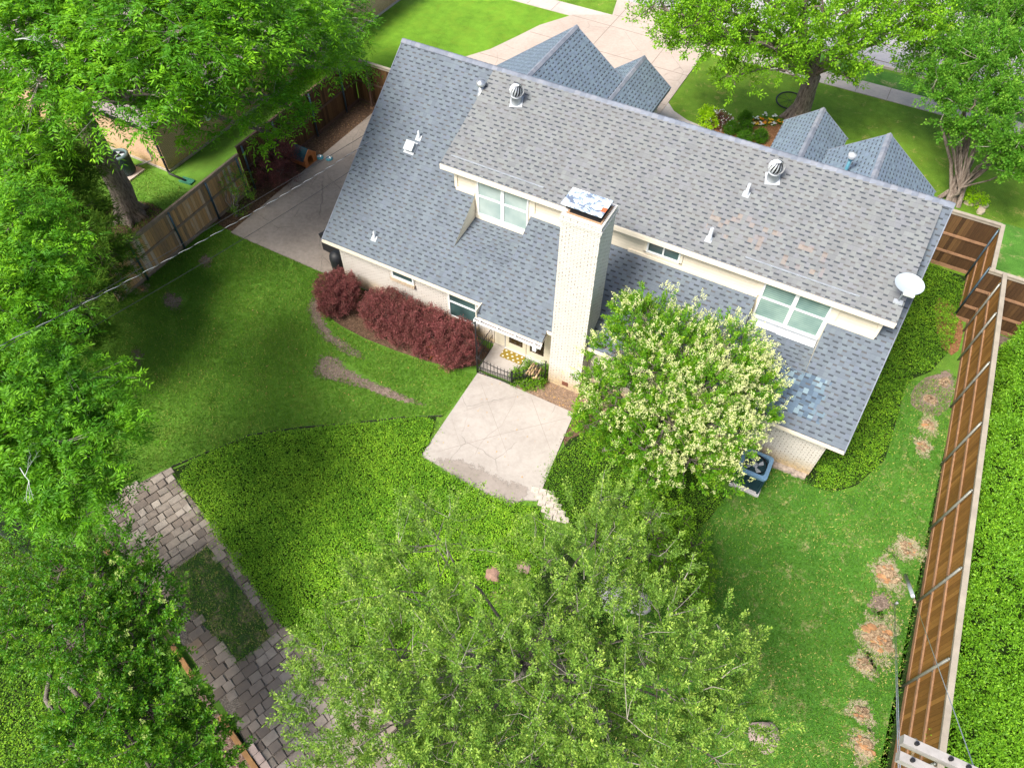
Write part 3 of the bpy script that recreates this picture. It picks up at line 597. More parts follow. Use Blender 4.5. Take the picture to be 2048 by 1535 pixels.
# gutter over the porch
mb = MB(); yg, zg = 13.44, 1.99
for (y0, y1, z0, z1) in ((yg-.11, yg-.10, zg-.09, zg+.02), (yg-.11, yg+.01, zg-.10, zg-.09), (yg, yg+.01, zg-.09, zg+.02)): mb.box(-8.42, -5.98, y0, y1, z0, z1)
mb.box(-8.43, -8.42, yg-.11, yg+.01, zg-.10, zg+.02); mb.box(-5.98, -5.97, yg-.11, yg+.01, zg-.10, zg+.02)
for x in (-8.2, -7.55, -6.9, -6.2): mb.box(x-.02, x+.02, yg-.125, yg+.03, zg+.021, zg+.031)
mb.box(-8.40, -5.99, yg-.098, yg-.002, zg-.088, zg-.06, 1)
mb.box(-6.25, -6.12, yg-.13, yg+.14, zg-.28, zg-.101)
part(mb, 'gutter', [M['white'], M['mulch']])
# walls
mb = MB(); Y0, Y1, XW0, XW1 = 14.18, 25.5, -14.52, 2.98
mb.poly([(XW0, Y0, 0.12), (-8.13, Y0, .12), (-8.13, Y0, 2.4), (XW0, Y0, 2.4)])
mb.poly([(-5.95, Y0, .12), (XW1, Y0, .12), (XW1, Y0, 2.4), (-5.95, Y0, 2.4)])
mb.poly([(XW0, Y1, .0), (XW1, Y1, .0), (XW1, Y1, 2.5), (XW0, Y1, 2.5)])
for x in (XW0, XW1): mb.poly([(x, Y0, .12), (x, Y1, .12), (x, Y1, zF(Y1)-.1), (x, 19.84, 6.6), (x, Y0, zM(Y0)-.1)])
for x, z, w, yf in GB:
    a = w-.3; mb.box(x-a, x+a, 25.4, yf-.35, 0, 2.3)
    mb.poly([(x-a, yf-.34, 2.3), (x+a, yf-.34, 2.3), (x+.02, yf-.34, 2.3+a*SL), (x-.02, yf-.34, 2.3+a*SL)])
part(mb, 'wall', M['brick'])
mb = MB(); mb.box(XW0+.02, -8.15, 14.21, 14.5, -.02, .12); mb.box(-5.93, XW1-.02, 14.21, 14.5, -.02, .12); mb.box(XW1-.3, XW1-.02, 14.5, 25.4, -.02, .12)
rr = random.Random(3)
for i in range(26):                                        # rough exposed footing along the right end
    x = 1.75+i*.045; mb.box(x-.05, x+.05, 14.08-rr.random()*.10, 14.22, -.02, .05+rr.random()*.10)
part(mb, 'foundation', plain('footing', (.36, .30, .25), .95, var=.4, scale=9, bump=.6))
# dormer walls and the cheeks of the two window wells
mb = MB(); YW = 16.45
mb.poly([(-10.8, YW, 3.2), (2.84, YW, 3.2), (2.84, YW, 5.2), (-10.8, YW, 5.2)])
for x in (-10.8, 2.84): mb.poly([(x, YW, 4.1), (x, YW, zU(YW)), (x, 19.8, 6.66), (x, 19.8, 6.6)])
for x, yl in ((RA, 14.95), (RB, 14.95), (RC, 15.1), (RD, 15.1)): mb.poly([(x, yl, zM(yl)), (x, YW, 3.33), (x, YW, zM(YW))])
part(mb, 'dormer_wall', M['siding'])
mb = MB()
for a, b in ((-10.8, RA-.0), (RB, -5.75), (-4.6, RC), (RD, 2.86)): mb.box(a, b, YW-.05, YW-.003, zM(YW)-.01, zM(YW)+.09)
mb.box(-10.84, -10.74, YW-.04, YW-.003, 4.31, 5.1); mb.box(2.78, 2.88, YW-.04, YW-.003, 4.31, 5.1)
for a, b in ((-10.06, -9.98), (-8.06, -7.98+.12), (-.62, -.44), (1.5, 1.72)): mb.box(a, b, YW-.035, YW-.004, 4.31 if a in (-.62,) else 3.5, 5.05)
for a in (-4.12, -2.98): mb.box(a, a+.08, YW-.035, YW-.004, 4.4, 5.05)
mb.box(-4.12, -2.9, YW-.035, YW-.005, 4.36, 4.44)
mb.box(RA+.01, RB-.01, YW-.07, YW-.004, 3.34, 3.50)
part(mb, 'trim_board', M['trim'])
mb = MB(); mb.box(RC+.01, RD-.01, YW-.10, YW-.004, 3.36, 3.50)
mb.poly([(RC+.02, YW-.10, 3.43), (.4, YW-.10, 3.42), (.4, YW-.26, 3.335), (RC+.02, YW-.26, 3.335)]); mb.poly([(.4, YW-.12, 3.45), (RD-.02, YW-.12, 3.45), (RD-.02, YW-.30, 3.345), (.4, YW-.30, 3.345)])
part(mb, 'flashing', M['white_metal'])
def window(x0, x1, z0, z1, y, cols=2, rail=True, glass='glass', sill=None, fr=.055, frame='white', label=None, sub='pane'):
    mb = MB(); ws = []; mid = .12 if cols == 2 and rail else .05
    mb.box(x0, x1, y-.05, y, z0, z0+fr); mb.box(x0, x1, y-.05, y, z1-fr, z1)
    mb.box(x0, x0+fr, y-.05, y, z0+fr, z1-fr); mb.box(x1-fr, x1, y-.05, y, z0+fr, z1-fr)
    xs = [(x0+fr, x1-fr)] if cols == 1 else [(x0+fr, (x0+x1)/2-mid/2), ((x0+x1)/2+mid/2, x1-fr)]
    if cols == 2: mb.box((x0+x1)/2-mid/2, (x0+x1)/2+mid/2, y-.05, y, z0+fr, z1-fr)
    zm = (z0+z1)/2
    for a, b in xs:
        if rail: mb.box(a, b, y-.04, y, zm-.03, zm+.03)
    w = part(mb, 'window', M[frame], None, label)
    for a, b in xs:
        for c, d, dy in (((z0+fr, zm-.03, .028), (zm+.03, z1-fr, .018)) if rail else ((z0+fr, z1-fr, .02),)):
            p = MB(); p.poly([(a, y-dy, c), (b, y-dy, c), (b, y-dy, d), (a, y-dy, d)]); o = part(p, 'pane', M[glass], w)
            if o.data.polygons[0].normal.y > 0: o.data.flip_normals()
    if sill:
        s = MB()
        for i in range(int((x1-x0+.1)/.072)):
            a = x0-.05+i*.072; s.box(a, a+.062, y-.10, y-.01, z0-.15, z0-.005-.002*(i % 2))
        part(s, 'sill', M['sill_brick'], w)
    return w
window(-9.98, -8.08, 3.50, 5.06, YW-.004, glass='glass2', label='double sash window with pale curtains in the left roof well')
window(-.44, 1.50, 3.50, 5.06, YW-.004, glass='glass', label='double sash window with slatted blinds in the right roof well')
window(-4.04, -2.98, 4.45, 5.03, YW-.004, 2, False, 'glass3', label='small two pane window right of the chimney')
window(-12.24, -11.32, 1.46, 2.14, Y0, 1, False, 'glass3', sill=True)
window(-9.92, -8.78, .66, 2.14, Y0, 1, True, 'glass3', sill=True)
# french doors under the porch gutter
for q in ((-8.13, -7.70, 14.20, 14.26), (-6.08, -5.93, 14.16, 14.26)): mb = MB(); mb.box(*q, .12, 2.15); part(mb, 'door_surround', M['cream_door'])
mb = MB(); mb.box(-7.70, -6.08, 14.1, 14.24, .10, .135); mb.box(-7.73, -7.695, 14.19, 14.25, .13, 2.1); part(mb, 'threshold', M['galv'])
for a, b in ((-7.69, -6.90), (-6.88, -6.09)):
    mb = MB(); y0, y1 = 14.19, 14.235
    mb.box(a, a+.13, y0, y1, .135, 2.12); mb.box(b-.13, b, y0, y1, .135, 2.12); mb.box(a+.13, b-.13, y0, y1, .135, .42); mb.box(a+.13, b-.13, y0, y1, 2.0, 2.12)
    d = part(mb, 'door', M['cream_door']); p = MB(); p.poly([(a+.13, 14.22, .42), (b-.13, 14.22, .42), (b-.13, 14.22, 2.0), (a+.13, 14.22, 2.0)])
    o = part(p, 'pane', plain('door_glass', (.035, .022, .014), .1, var=.6, scale=5), d)
    p = MB(); p.box(b-.10 if a < -7 else a+.04, b-.04 if a < -7 else a+.10, 14.14, 14.19, 1.05, 1.07); part(p, 'handle', M['galv'], d)
mb = MB(); mb.prism([(-8.13, 14.2), (-8.06, 12.96), (-6.86, 13.02), (-6.86, 14.2)], 0, .12); mb.prism([(-6.85, 14.2), (-6.85, 13.55), (-6.0, 13.55), (-6.0, 14.2)], 0, .07); part(mb, 'porch_step', M['patio'])
# chimney with a corbelled top and a weathered sheet metal cap
mb = MB(); cx0, cx1, cy0, cy1 = -5.76, -4.62, 13.65, 14.66
mb.box(cx0, cx1, cy0, cy1, 0, 6.93); mb.box(cx0-.02, cx1+.02, cy0-.02, cy1+.02, 6.93, 7.0); mb.box(cx0-.045, cx1+.045, cy0-.045, cy1+.045, 7.0, 7.07)
mb.box(cx0-.02, cx1+.02, cy0-.02, cy1+.02, 7.07, 7.21)
rr = random.Random(5)
for i in range(100):                                        # protruding and shadowed corner bricks on the right arris
    z = .07+i*.0677
    if rr.random() < .5 and z < 6.85: mb.box(cx1-.10, cx1+.008, cy0-.006, cy0+.07, z, z+.05)
ch = part(mb, 'chimney', M['chimney'], roof)
ch['label'] = 'tall white painted brick chimney with a peeling metal cap'
mb = MB(); mb.box(cx0+.16, cx1-.10, cy0+.14, cy1-.14, 7.21, 7.27, 1); mb.box(cx0+.10, cx1-.05, cy0+.10, cy1-.10, 7.211, 7.235, 2)
n = NT('peeling_paint'); f = n.noise(2.6, 8, rough=.75, dist=1.2)
c = n.ramp(f, [(.44, (.13, .16, .22)), (.49, (.25, .33, .44)), (.53, (.78, .84, .88))]); px = n.sep(n.pos())
c = n.mix(n.m('MULTIPLY', n.m('GREATER_THAN', px[0], -4.83), n.m('LESS_THAN', n.m('ABSOLUTE', n.m('SUBTRACT', px[1], 14.08)), .09)), c, (.55, .13, .05)); n.fin(c, .45)
Mc = Matrix.Translation((0, 0, 7.40))@Matrix.Rotation(0, 4, 'X'); mb.box(-5.86, -4.70, 13.78, 14.53, 7.40, 7.425, 0)
for x, y in ((-5.5, 13.95), (-4.95, 13.95), (-5.5, 14.4), (-4.95, 14.4)): mb.box(x-.02, x+.02, y-.02, y+.02, 7.24, 7.40, 1)
mb.box(-5.74, -4.80, 13.86, 14.46, 7.27, 7.40, 1)
o = part(mb, 'chimney_cap', [n.mat, M['darkmetal'], plain('rust', (.38, .24, .14), .9)]); o['label'] = 'metal chimney cap with peeling white and blue paint'
mb = MB(); mb.box(-5.24, -5.02, 13.635, 13.648, .16, .36); part(mb, 'cleanout_door', plain('rusty', (.16, .06, .035), .8, var=.4))
mb = MB(); mb.tube([(1.36, 14.14, .9), (1.36, 14.14, 2.1)], .012, 6); mb.tube([(1.36, 14.14, .9), (1.45, 13.9, .5)], .012, 6); part(mb, 'conduit', M['galv'])
# roof furniture, parts of the roof
def rpart(mb, name, m, label=None):
    o = mb.build(name, m, roof)
    if label: o['label'] = label
    return o
for (x, y, lb) in ((-9.87, 18.89, 'spinning turbine vent near the left end of the upper roof'), (-1.43, 18.98, 'spinning turbine vent near the right end of the upper roof')):
    z = zU(y); mb = MB()
    m4 = Matrix.Translation((x, y, z+.012))@Matrix.Rotation(math.atan(SU), 4, 'X')@Matrix.Rotation(.3, 4, 'Z'); mb.box(-.21, .21, -.21, .21, 0, .012, 1, m4)
    mb.lathe([(.17, z-.08), (.17, z+.22), (.185, z+.22), (.185, z+.26), (.15, z+.26)], x, y, 20, 1)
    zc, R, N = z+.42, .245, 15
    mb.lathe([(.10, zc-.16), (.155, zc-.09), (.17, zc), (.15, zc+.10), (.02, zc+.16)], x, y, 20, 2)
    for i in range(N):
        for j in range(6):
            def P(u, rr_, tw):
                ph = -1.0+u*2.35; t = 2*math.pi*i/N+tw+u*.55
                return (x+rr_*math.cos(ph)*math.cos(t), y+rr_*math.cos(ph)*math.sin(t), zc+rr_*.86*math.sin(ph))
            u0, u1 = j/6, (j+1)/6; mb.poly([P(u0, R, 0), P(u1, R, 0), P(u1, R*.90, .20), P(u0, R*.90, .20)], 0, True)
    mb.lathe([(.085, zc+.185), (.05, zc+.205), (.0, zc+.21)], x, y, 12, 0)
    rpart(mb, 'turbine_vent', [plain('vent_fin', (.66, .69, .72), .35, .3, var=.05), M['white_metal'], M['darkmetal']], lb)
def pipe(x, y, zf, h, r, m='white_metal', hat=False, lb=None):
    z = zf(y); mb = MB(); sl = SU if zf is zU else SL
    m4 = Matrix.Translation((x, y, z+.010))@Matrix.Rotation(math.atan(sl), 4, 'X'); mb.box(-.10, .10, -.13, .07, 0, .01, 0, m4)
    mb.lathe([(r*1.9, z-.05), (r*1.15, z+.14), (r, z+.14), (r, z+h), (r*.7, z+h), (r*.7, z+h-.12)], x, y, 12, 0)
    if hat: mb.lathe([(r*1.7, z+h-.02), (r*1.7, z+h+.10), (0, z+h+.13)], x, y, 14, 0)
    rpart(mb, 'vent_pipe', M[m], lb)
pipe(-1.93, 18.31, zU, .36, .045); pipe(-2.36, 16.68, zU, .40, .055); pipe(-12.83, 17.41, zM, .26, .035); pipe(-12.95, 14.40, zM, .28, .035); pipe(-11.26, 19.0, zM, .42, .09, 'pipe_w' if 'pipe_w' in M else 'galv', True)
mb = MB(); y = 17.08; z = zM(y); m4 = Matrix.Translation((-12.97, y, z+.01))@Matrix.Rotation(math.atan(SL), 4, 'X'); mb.box(-.2, .2, -.24, .2, 0, .012, 0, m4); mb.box(-.15, .15, -.15, .15, .012, .14, 1, m4)
mb.box(-.17, .17, -.17, .17, .14, .17, 1, m4); rpart(mb, 'box_vent', [M['white_metal'], plain('vent_grey', (.42, .45, .46), .5)])
mb = MB(); x, y = 0.45, 25.0; mb.tube([(x, y, 2.6), (x, y, 4.0)], .06, 12); mb.lathe([(.13, 3.98), (.15, 4.05), (.15, 4.14), (.0, 4.18)], x, y, 16, 1); mb.lathe([(.09, 3.9), (.12, 3.98)], x, y, 16, 0)
rpart(mb, 'flue_pipe', [M['pipe_blue'], M['white_metal']], 'blue flue pipe with a white cap between the two right front gables')
for a, b in (((-10.98, 16.51), (-7.63, 16.49)), ((-1.21, 16.50), (1.99, 16.50))):
    mb = MB(); mb.beam((*a, zU(a[1])+.025), (*b, zU(b[1])+.025), .008, .035); mb.beam((a[0], a[1]+.03, zU(a[1]+.03)+.012), (b[0], b[1]+.03, zU(b[1]+.03)+.012), .03, .008)
    rpart(mb, 'rain_diverter', M['div'])
# satellite dish
dish = thing('satellite_dish', 'white oval satellite dish near the lower right corner of the upper roof', 'satellite dish', (2.93, 16.75, zU(16.75)))
mb = MB(); nn = 28; ax = Vector((.10, -.30, .95)).normalized(); e1 = Vector((1, .1, -.05)); e1 = (e1-ax*e1.dot(ax)).normalized(); e2 = ax.cross(e1)
cc = Vector((0, 0, .62)); rings = []
for j in range(6):
    r = j/5; ring = []
    for k in range(nn): t = 2*math.pi*k/nn; ring.append(cc+e1*(.38*r*math.cos(t))+e2*(.31*r*math.sin(t))+ax*(.07*r*r))
    rings.append(ring)
for j in range(5):
    for k in range(nn): mb.poly([rings[j][k], rings[j][(k+1) % nn], rings[j+1][(k+1) % nn], rings[j+1][k]], 0, True)
for k in range(nn): mb.poly([rings[5][k], rings[5][(k+1) % nn], rings[5][(k+1) % nn]-ax*.02, rings[5][k]-ax*.02])
mb.build('reflector', plain('dish_white', (.36, .41, .45), .4, var=.03), dish)
mb = MB(); mb.tube([(0, .02, .0), (0, .02, .42), tuple(cc-ax*.05)], .025, 8); mb.box(-.12, .12, -.10, .14, -.03, .02); mb.build('mast', M['white_metal'], dish)
mb = MB(); e = cc-e2*.29; mb.tube([tuple(cc-ax*.06), tuple(e-ax*.03), tuple(e-e2*.12+ax*.20)], .018, 6)
m4 = Matrix((e1, e2, ax)).transposed().to_4x4(); m4.translation = e-e2*.12+ax*.20; mb.box(-.13, .13, -.05, .06, -.03, .05, 0, m4); mb.build('receiver_arm', M['white'], dish)
# ================================================================= FENCES
def fence(name, label, a, b, h, side, mats, group=None, post_m='post_g', rails=(.5, 1.6), posts=None, capw=.095, cap=True, post_r=.035, base_b=True, lean=0., top_over=0.):
    """board fence from a to b; side = +1/-1: rails and posts on that side of the boards"""
    a, b = Vector((*a, 0)), Vector((*b, 0)); L = (b-a).length; d = (b-a).normalized(); s = Vector((0, 0, 1)).cross(d)*side
    root = thing(name, label, 'fence', tuple(a), 0, group); I = Matrix.Translation(-a)
    def P(mb, nm, m): o = mb.build(nm, m, root); o.matrix_parent_inverse = I; return o
    m4 = Matrix((d, s, Vector((0, 0, 1)))).transposed().to_4x4(); m4.translation = a
    mb = MB(); rr = random.Random(int(L*100)); x = 0.
    while x < L-.02:
        w = min(.14, L-x); dy = rr.uniform(-.003, .003); mb.box(x, x+w-.004, -.02+dy, dy, .03, h+rr.uniform(-.012, .012), 0, m4); x += .14
    P(mb, 'board_panel', M[mats[0]])
    mb = MB()
    for z in rails: mb.box(0, L, .004, .045, z-.045, z+.045, 0, m4)
    P(mb, 'rail', M[mats[1]])
    if base_b: mb = MB(); mb.box(0, L, .004, .03, .0, .15, 0, m4); P(mb, 'rot_board', M[mats[1]])
    if cap: mb = MB(); mb.box(-.02, L+.02, -.05-capw*.3, capw*.62, h+.015, h+.05, 0, m4); mb.box(0, L, .004, .03, h-.10, h+.013, 0, m4); P(mb, 'cap_rail', M[mats[2]])
    for t in (posts if posts is not None else np.arange(.3, L, 2.47)):
        mb = MB(); p = a+d*t+s*.085; mb.tube([p, p+Vector((0, 0, h-.03))], post_r, 10); mb.tube([p+Vector((0, 0, h-.03)), p+Vector((0, 0, h))], [post_r*1.15, post_r*.5], 10)
        for z in rails: mb.box(t-.05, t+.05, .046, .052, z-.03, z+.03, 0, m4)
        P(mb, 'post', M[post_m])
    return root
rp = [23.4-y for y in (22.9, 21.4, 19.1, 16.6, 14.15, 11.69, 9.2, 6.75, 4.3)]
fence('board_fence', 'long brown stained board fence with steel posts and pale cap along the right edge', (6.50, 23.4), (6.98, 3.2), 2.45, -1, ('wood_r', 'rail', 'cap'), posts=rp, rails=(.75, 1.55))
fence('board_fence', 'short brown fence side just behind the step at the far right corner', (6.18, 26.1), (6.12, 23.46), 2.42, -1, ('wood_r', 'rail', 'cap'), posts=[.3, 2.5], rails=(.75, 1.55), post_m='post_b')
fence('board_fence', 'dark brown return fence joining the right end of the house to the corner', (3.0, 26.1), (6.14, 26.1), 2.40, -1, ('wood_d', 'rail', 'cap'), posts=[.4], rails=(.7, 1.45))
fence('board_fence', 'brown fence running off to the right behind the neighbouring hedge', (6.05, 23.45), (12.5, 23.45), 2.40, -1, ('wood_d', 'rail', 'cap'), posts=[2.1, 4.6], rails=(.7, 1.5))
fence('board_fence', 'weathered orange and grey board fence with blue steel posts beside the left lawn', (-21.25, 9.3), (-21.32, 16.6), 1.80, -1, ('wood_l', 'rail_l', 'rail_l'), posts=[1.38, 3.33, 5.32, 7.1], rails=(.95,), capw=.05, post_m='post_b', post_r=.042)
fence('board_fence', 'dark brown board fence beside the concrete strip at the left of the house', (-21.32, 16.64), (-21.3, 24.4), 2.1, -1, ('wood_d', 'rail_d', 'rail_d'), posts=[.2, 2.1, 4.5, 6.7], rails=(1.05,), capw=.05, post_m='post_b', post_r=.042)
fence('gate_fence', 'dark brown gate fence with pale cap at the far left corner of the house', (-21.3, 24.45), (-14.6, 24.45), 2.1, -1, ('wood_d', 'rail_d', 'cap'), posts=[], rails=(1.1,))
gp = thing('gate_post', 'brown square timber post in front of the gate fence at the left', 'post', (-20.35, 24.2, 0)); mb = MB(); mb.box(-.05, .05, -.05, .05, 0, 1.95); mb.build('post', M['rail_d'], gp)
mb = MB(); mb.box(-.09, .09, -.09, .09, 0, .10); mb.build('footing', M['rail'], gp)

# ================================================================= OBJECTS IN THE YARD
def ac_square():
    r = thing('air_conditioner', 'square blue grey air conditioning unit with open fan top behind the flowering tree', 'air conditioner', (1.37, 13.22, 0))
    mb = MB(); mb.box(-.44, .47, -.49, .44, 0, .09); mb.build('pad', plain('pad', (.52, .50, .50), .8), r)
    mb = MB(); mb.box(-.37, .37, -.37, .37, .10, .86, 1)
    for i in range(17):
        z = .14+i*.042
        for s in (-1, 1): mb.box(-.40, .40, s*.385-.012, s*.385+.012, z, z+.018); mb.box(s*.385-.012, s*.385+.012, -.40, .40, z, z+.018)
    for x in (-.40, .40):
        for y in (-.40, .40): mb.box(x-.03, x+.03, y-.03, y+.03, .10, .88)
    mb.build('body', [M['acdark'], M['acdark']], r)
    def rsq(h, rad, n=6):
        P = []
        for cx, cy, t0 in ((1, 1, 0), (-1, 1, 90), (-1, -1, 180), (1, -1, 270)):
            for k in range(n+1): t = math.radians(t0+90*k/n); P.append((cx*(h-rad)+rad*math.cos(t), cy*(h-rad)+rad*math.sin(t)))
        return P
    o1, i1 = rsq(.45, .10), rsq(.345, .10); mb = MB(); N = len(o1)
    for k in range(N):
        q = (k+1) % N
        for A, B, za, zb in ((o1, o1, .86, .95), (i1, i1, .88, .955)): mb.poly([(*A[k], za), (*A[q], za), (*B[q], zb), (*B[k], zb)])
        mb.poly([(*o1[k], .95), (*o1[q], .95), (*[c*.975 for c in i1[q]], .965), (*[c*.975 for c in i1[k]], .965)])
        mb.poly([(*[c*.975 for c in i1[k]], .965), (*[c*.975 for c in i1[q]], .965), (*i1[q], .88), (*i1[k], .88)])
    mb.build('top_frame', M['ac'], r)
    mb = MB(); mb.lathe([(.33, .95), (.33, .80), (.0, .78)], 0, 0, 28, 0); mb.build('shroud', M['darkmetal'], r)
    mb = MB()
    for rr_ in (.08, .13, .18, .23, .28, .33): mb.tube([(rr_*math.cos(2*math.pi*k/28), rr_*math.sin(2*math.pi*k/28), .955-.02*(1-rr_/.33)*-1) for k in range(29)], .003, 4, cap=False)
    for k in range(8): t = math.pi*k/4; mb.tube([(.05*math.cos(t), .05*math.sin(t), .975), (.36*math.cos(t), .36*math.sin(t), .955)], .003, 4)
    mb.build('grille', M['darkmetal'], r)
    mb = MB()
    for k in range(4):
        t = math.pi*k/2+.5; a = (.06*math.cos(t), .06*math.sin(t), .87); b = (.29*math.cos(t-.35), .29*math.sin(t-.35), .84); c = (.29*math.cos(t+.45), .29*math.sin(t+.45), .89); mb.poly([a, b, c]); mb.poly([a, b, (b[0], b[1], b[2]-.006), (a[0], a[1], a[2]-.006)])
    mb.lathe([(.09, .82), (.09, .90), (0, .905)], 0, 0, 16); mb.build('fan', M['white_metal'], r)
ac_square()
r = thing('air_conditioner', 'tall round dark slate air conditioning unit against the peach neighbouring house', 'air conditioner', (-26.75, 15.0, 0))
mb = MB(); mb.box(-.55, .55, -.5, .5, 0, .08); mb.build('pad', M['concrete'], r)
mb = MB(); mb.lathe([(.36, .09), (.38, .12), (.38, .92), (.36, .97)], 0, 0, 28)
for k in range(44):
    t = 2*math.pi*k/44; mb.beam((.39*math.cos(t), .39*math.sin(t), .14), (.39*math.cos(t), .39*math.sin(t), .90), .014, .014)
mb.build('body', M['acgreen'], r); mb = MB(); mb.lathe([(.40, .92), (.41, .97), (.33, 1.02), (.29, 1.0), (.29, .90)], 0, 0, 28); mb.build('top_frame', plain('ac_light_green', (.10, .15, .15), .5), r)
mb = MB(); mb.lathe([(.29, .90), (0, .88)], 0, 0, 24)
mb.build('shroud', M['darkmetal'], r); mb = MB()
for k in range(3): t = 2.1*k; mb.poly([(0, 0, .95), (.25*math.cos(t), .25*math.sin(t), .93), (.25*math.cos(t+.7), .25*math.sin(t+.7), .97)])
mb.build('fan', M['white_metal'], r)
# covered grill and bin at the left corner of the house
r = thing('covered_grill', 'barbecue grill under a black cover at the lower left corner of the house', 'grill', (-15.75, 15.45, 0), -.1)
mb = MB(); prof = [(-.62, .02), (-.60, .62), (-.66, .80), (-.40, .98), (-.34, 1.15), (0, 1.22), (.34, 1.15), (.40, .98), (.66, .80), (.60, .62), (.62, .02)]
rr = random.Random(2); n = 7
for i in range(len(prof)-1):
    for j in range(n-1):
        def q(i_, j_): x, z = prof[i_]; y = -.33+.66*j_/(n-1); k = math.sin(i_*2.1+j_*1.7)*.018; return (x+k*(1 if abs(x) > .5 else 0), y, z+k*(z > .9)-(.10 if j_ in (0, n-1) and z > .9 else 0))
        mb.poly([q(i, j), q(i, j+1), q(i+1, j+1), q(i+1, j)], 0, True)
for y in (-.33, .33): mb.poly([(x, y, z-(.10 if z > .9 else 0)) for x, z in prof])
mb.build('cover', M['black'], r)
for x in (-.5, .5):
    for y in (-.22, .22): mb = MB(); mb.tube([(x-.02, y, .05), (x+.02, y, .05)], .05, 12); mb.build('wheel', M['darkmetal'], r)
r = thing('covered_smoker', 'small black covered smoker standing beside the bricks at the house corner', 'smoker', (-15.0, 14.42, 0))
mb = MB(); mb.lathe([(.24, .05), (.25, .5), (.27, .85), (.25, 1.0), (.14, 1.12), (0, 1.15)], 0, 0, 18); mb.build('cover', M['black'], r)
for k in range(3): mb = MB(); t = 2.1*k+.4; mb.tube([(.2*math.cos(t), .2*math.sin(t), .06), (.26*math.cos(t), .26*math.sin(t), .0)], .02, 6); mb.build('leg', M['galv'], r)
# dog house and bowls
r = thing('dog_house', 'small orange wooden dog house with dark teal roof beside the red brown shrub', 'dog house', (-20.62, 19.35, 0), -.05)
wo = plain('orange_wood', (.50, .17, .045), .6, var=.2, scale=14); mb = MB(); L, w, hw, hr = .42, .33, .42, .74
mb.poly([(-L, -w, .04), (L, -w, .04), (L, -w, hw), (-L, -w, hw)]); mb.poly([(-L, w, .04), (L, w, .04), (L, w, hw), (-L, w, hw)]); mb.poly([(-L, -w, .04), (-L, w, .04), (-L, w, hw), (-L, 0, hr), (-L, -w, hw)])
arch = [(.15*math.cos(t), .30+.15*math.sin(t)) for t in np.linspace(0, math.pi, 9)]
outer = [(w, .04), (w, hw), (0, hr), (-w, hw), (-w, .04)]
hole = [(.15, .07)]+arch+[(-.15, .07)]
oo = [(w, .04), (w, .20), (w, hw), (w*.6, hw+(hr-hw)*.4), (w*.3, hw+(hr-hw)*.7), (0, hr), (0, hr), (-w*.3, hw+(hr-hw)*.7), (-w*.6, hw+(hr-hw)*.4), (-w, hw), (-w, .04)]
for i in range(len(oo)-1): a, b = oo[i], oo[i+1]; c, d = hole[i], hole[i+1]; mb.poly([(L, a[0], a[1]), (L, b[0], b[1]), (L, d[0], d[1]), (L, c[0], c[1])])
mb.poly([(L, w, .04), (L, .15, .07), (L, -.15, .07), (L, -w, .04)]); mb.poly([(-L, -w, .05), (L, -w, .05), (L, w, .05), (-L, w, .05)])
for z in np.arange(.10, .42, .09): mb.box(-L, L, -w-.012, -w, z, z+.075)
for y in (-w, w): mb.box(L, L+.03, y-.03, y+.03, 0, hw)
mb.beam((L+.02, 0, hr+.0), (L+.02, w+.05, hw-.02), .03, .06); mb.beam((L+.02, 0, hr+.0), (L+.02, -w-.05, hw-.02), .03, .06); mb.box(L, L+.03, -w, w, 0, .07)
mb.build('body', wo, r); mb = MB()
for s in (-1, 1): mb.beam((-.03, s*(w+.06)/2, (hr+hw)/2+.03), (-.03+.001, s*(w+.06)/2, (hr+hw)/2+.03), .1, .02)
mb = MB()
for s in (-1, 1):
    a, b = (0, hr+.03), (s*(w+.09), hw-.035); mb.poly([(-L-.05, a[0], a[1]), (L+.01, a[0], a[1]), (L+.01, b[0], b[1]), (-L-.05, b[0], b[1])]); mb.poly([(-L-.05, a[0], a[1]-.025), (L+.01, a[0], a[1]-.025), (L+.01, b[0], b[1]-.025), (-L-.05, b[0], b[1]-.025)])
mb.build('roof', plain('teal_felt', (.012, .065, .085), .8), r)
bl = plain('bowl_blue', (.10, .42, .50), .35); bw = plain('bowl_steel', (.60, .62, .62), .25, .6)
for i, (x, y, lb) in enumerate(((-20.14, 19.86, 'light blue pet bowl nearer the dog house'), (-19.72, 19.98, 'light blue pet bowl farther from the dog house'))):
    r = thing('pet_bowl', lb, 'bowl', (x, y, .04), 0, 'pet bowls beside the dog house')
    mb = MB(); mb.lathe([(.15, 0), (.155, .02), (.12, .085), (.108, .085)], 0, 0, 22); mb.build('rim', bl, r); mb = MB(); mb.lathe([(.108, .085), (.095, .03), (0, .025)], 0, 0, 22); mb.build('dish', bw, r)
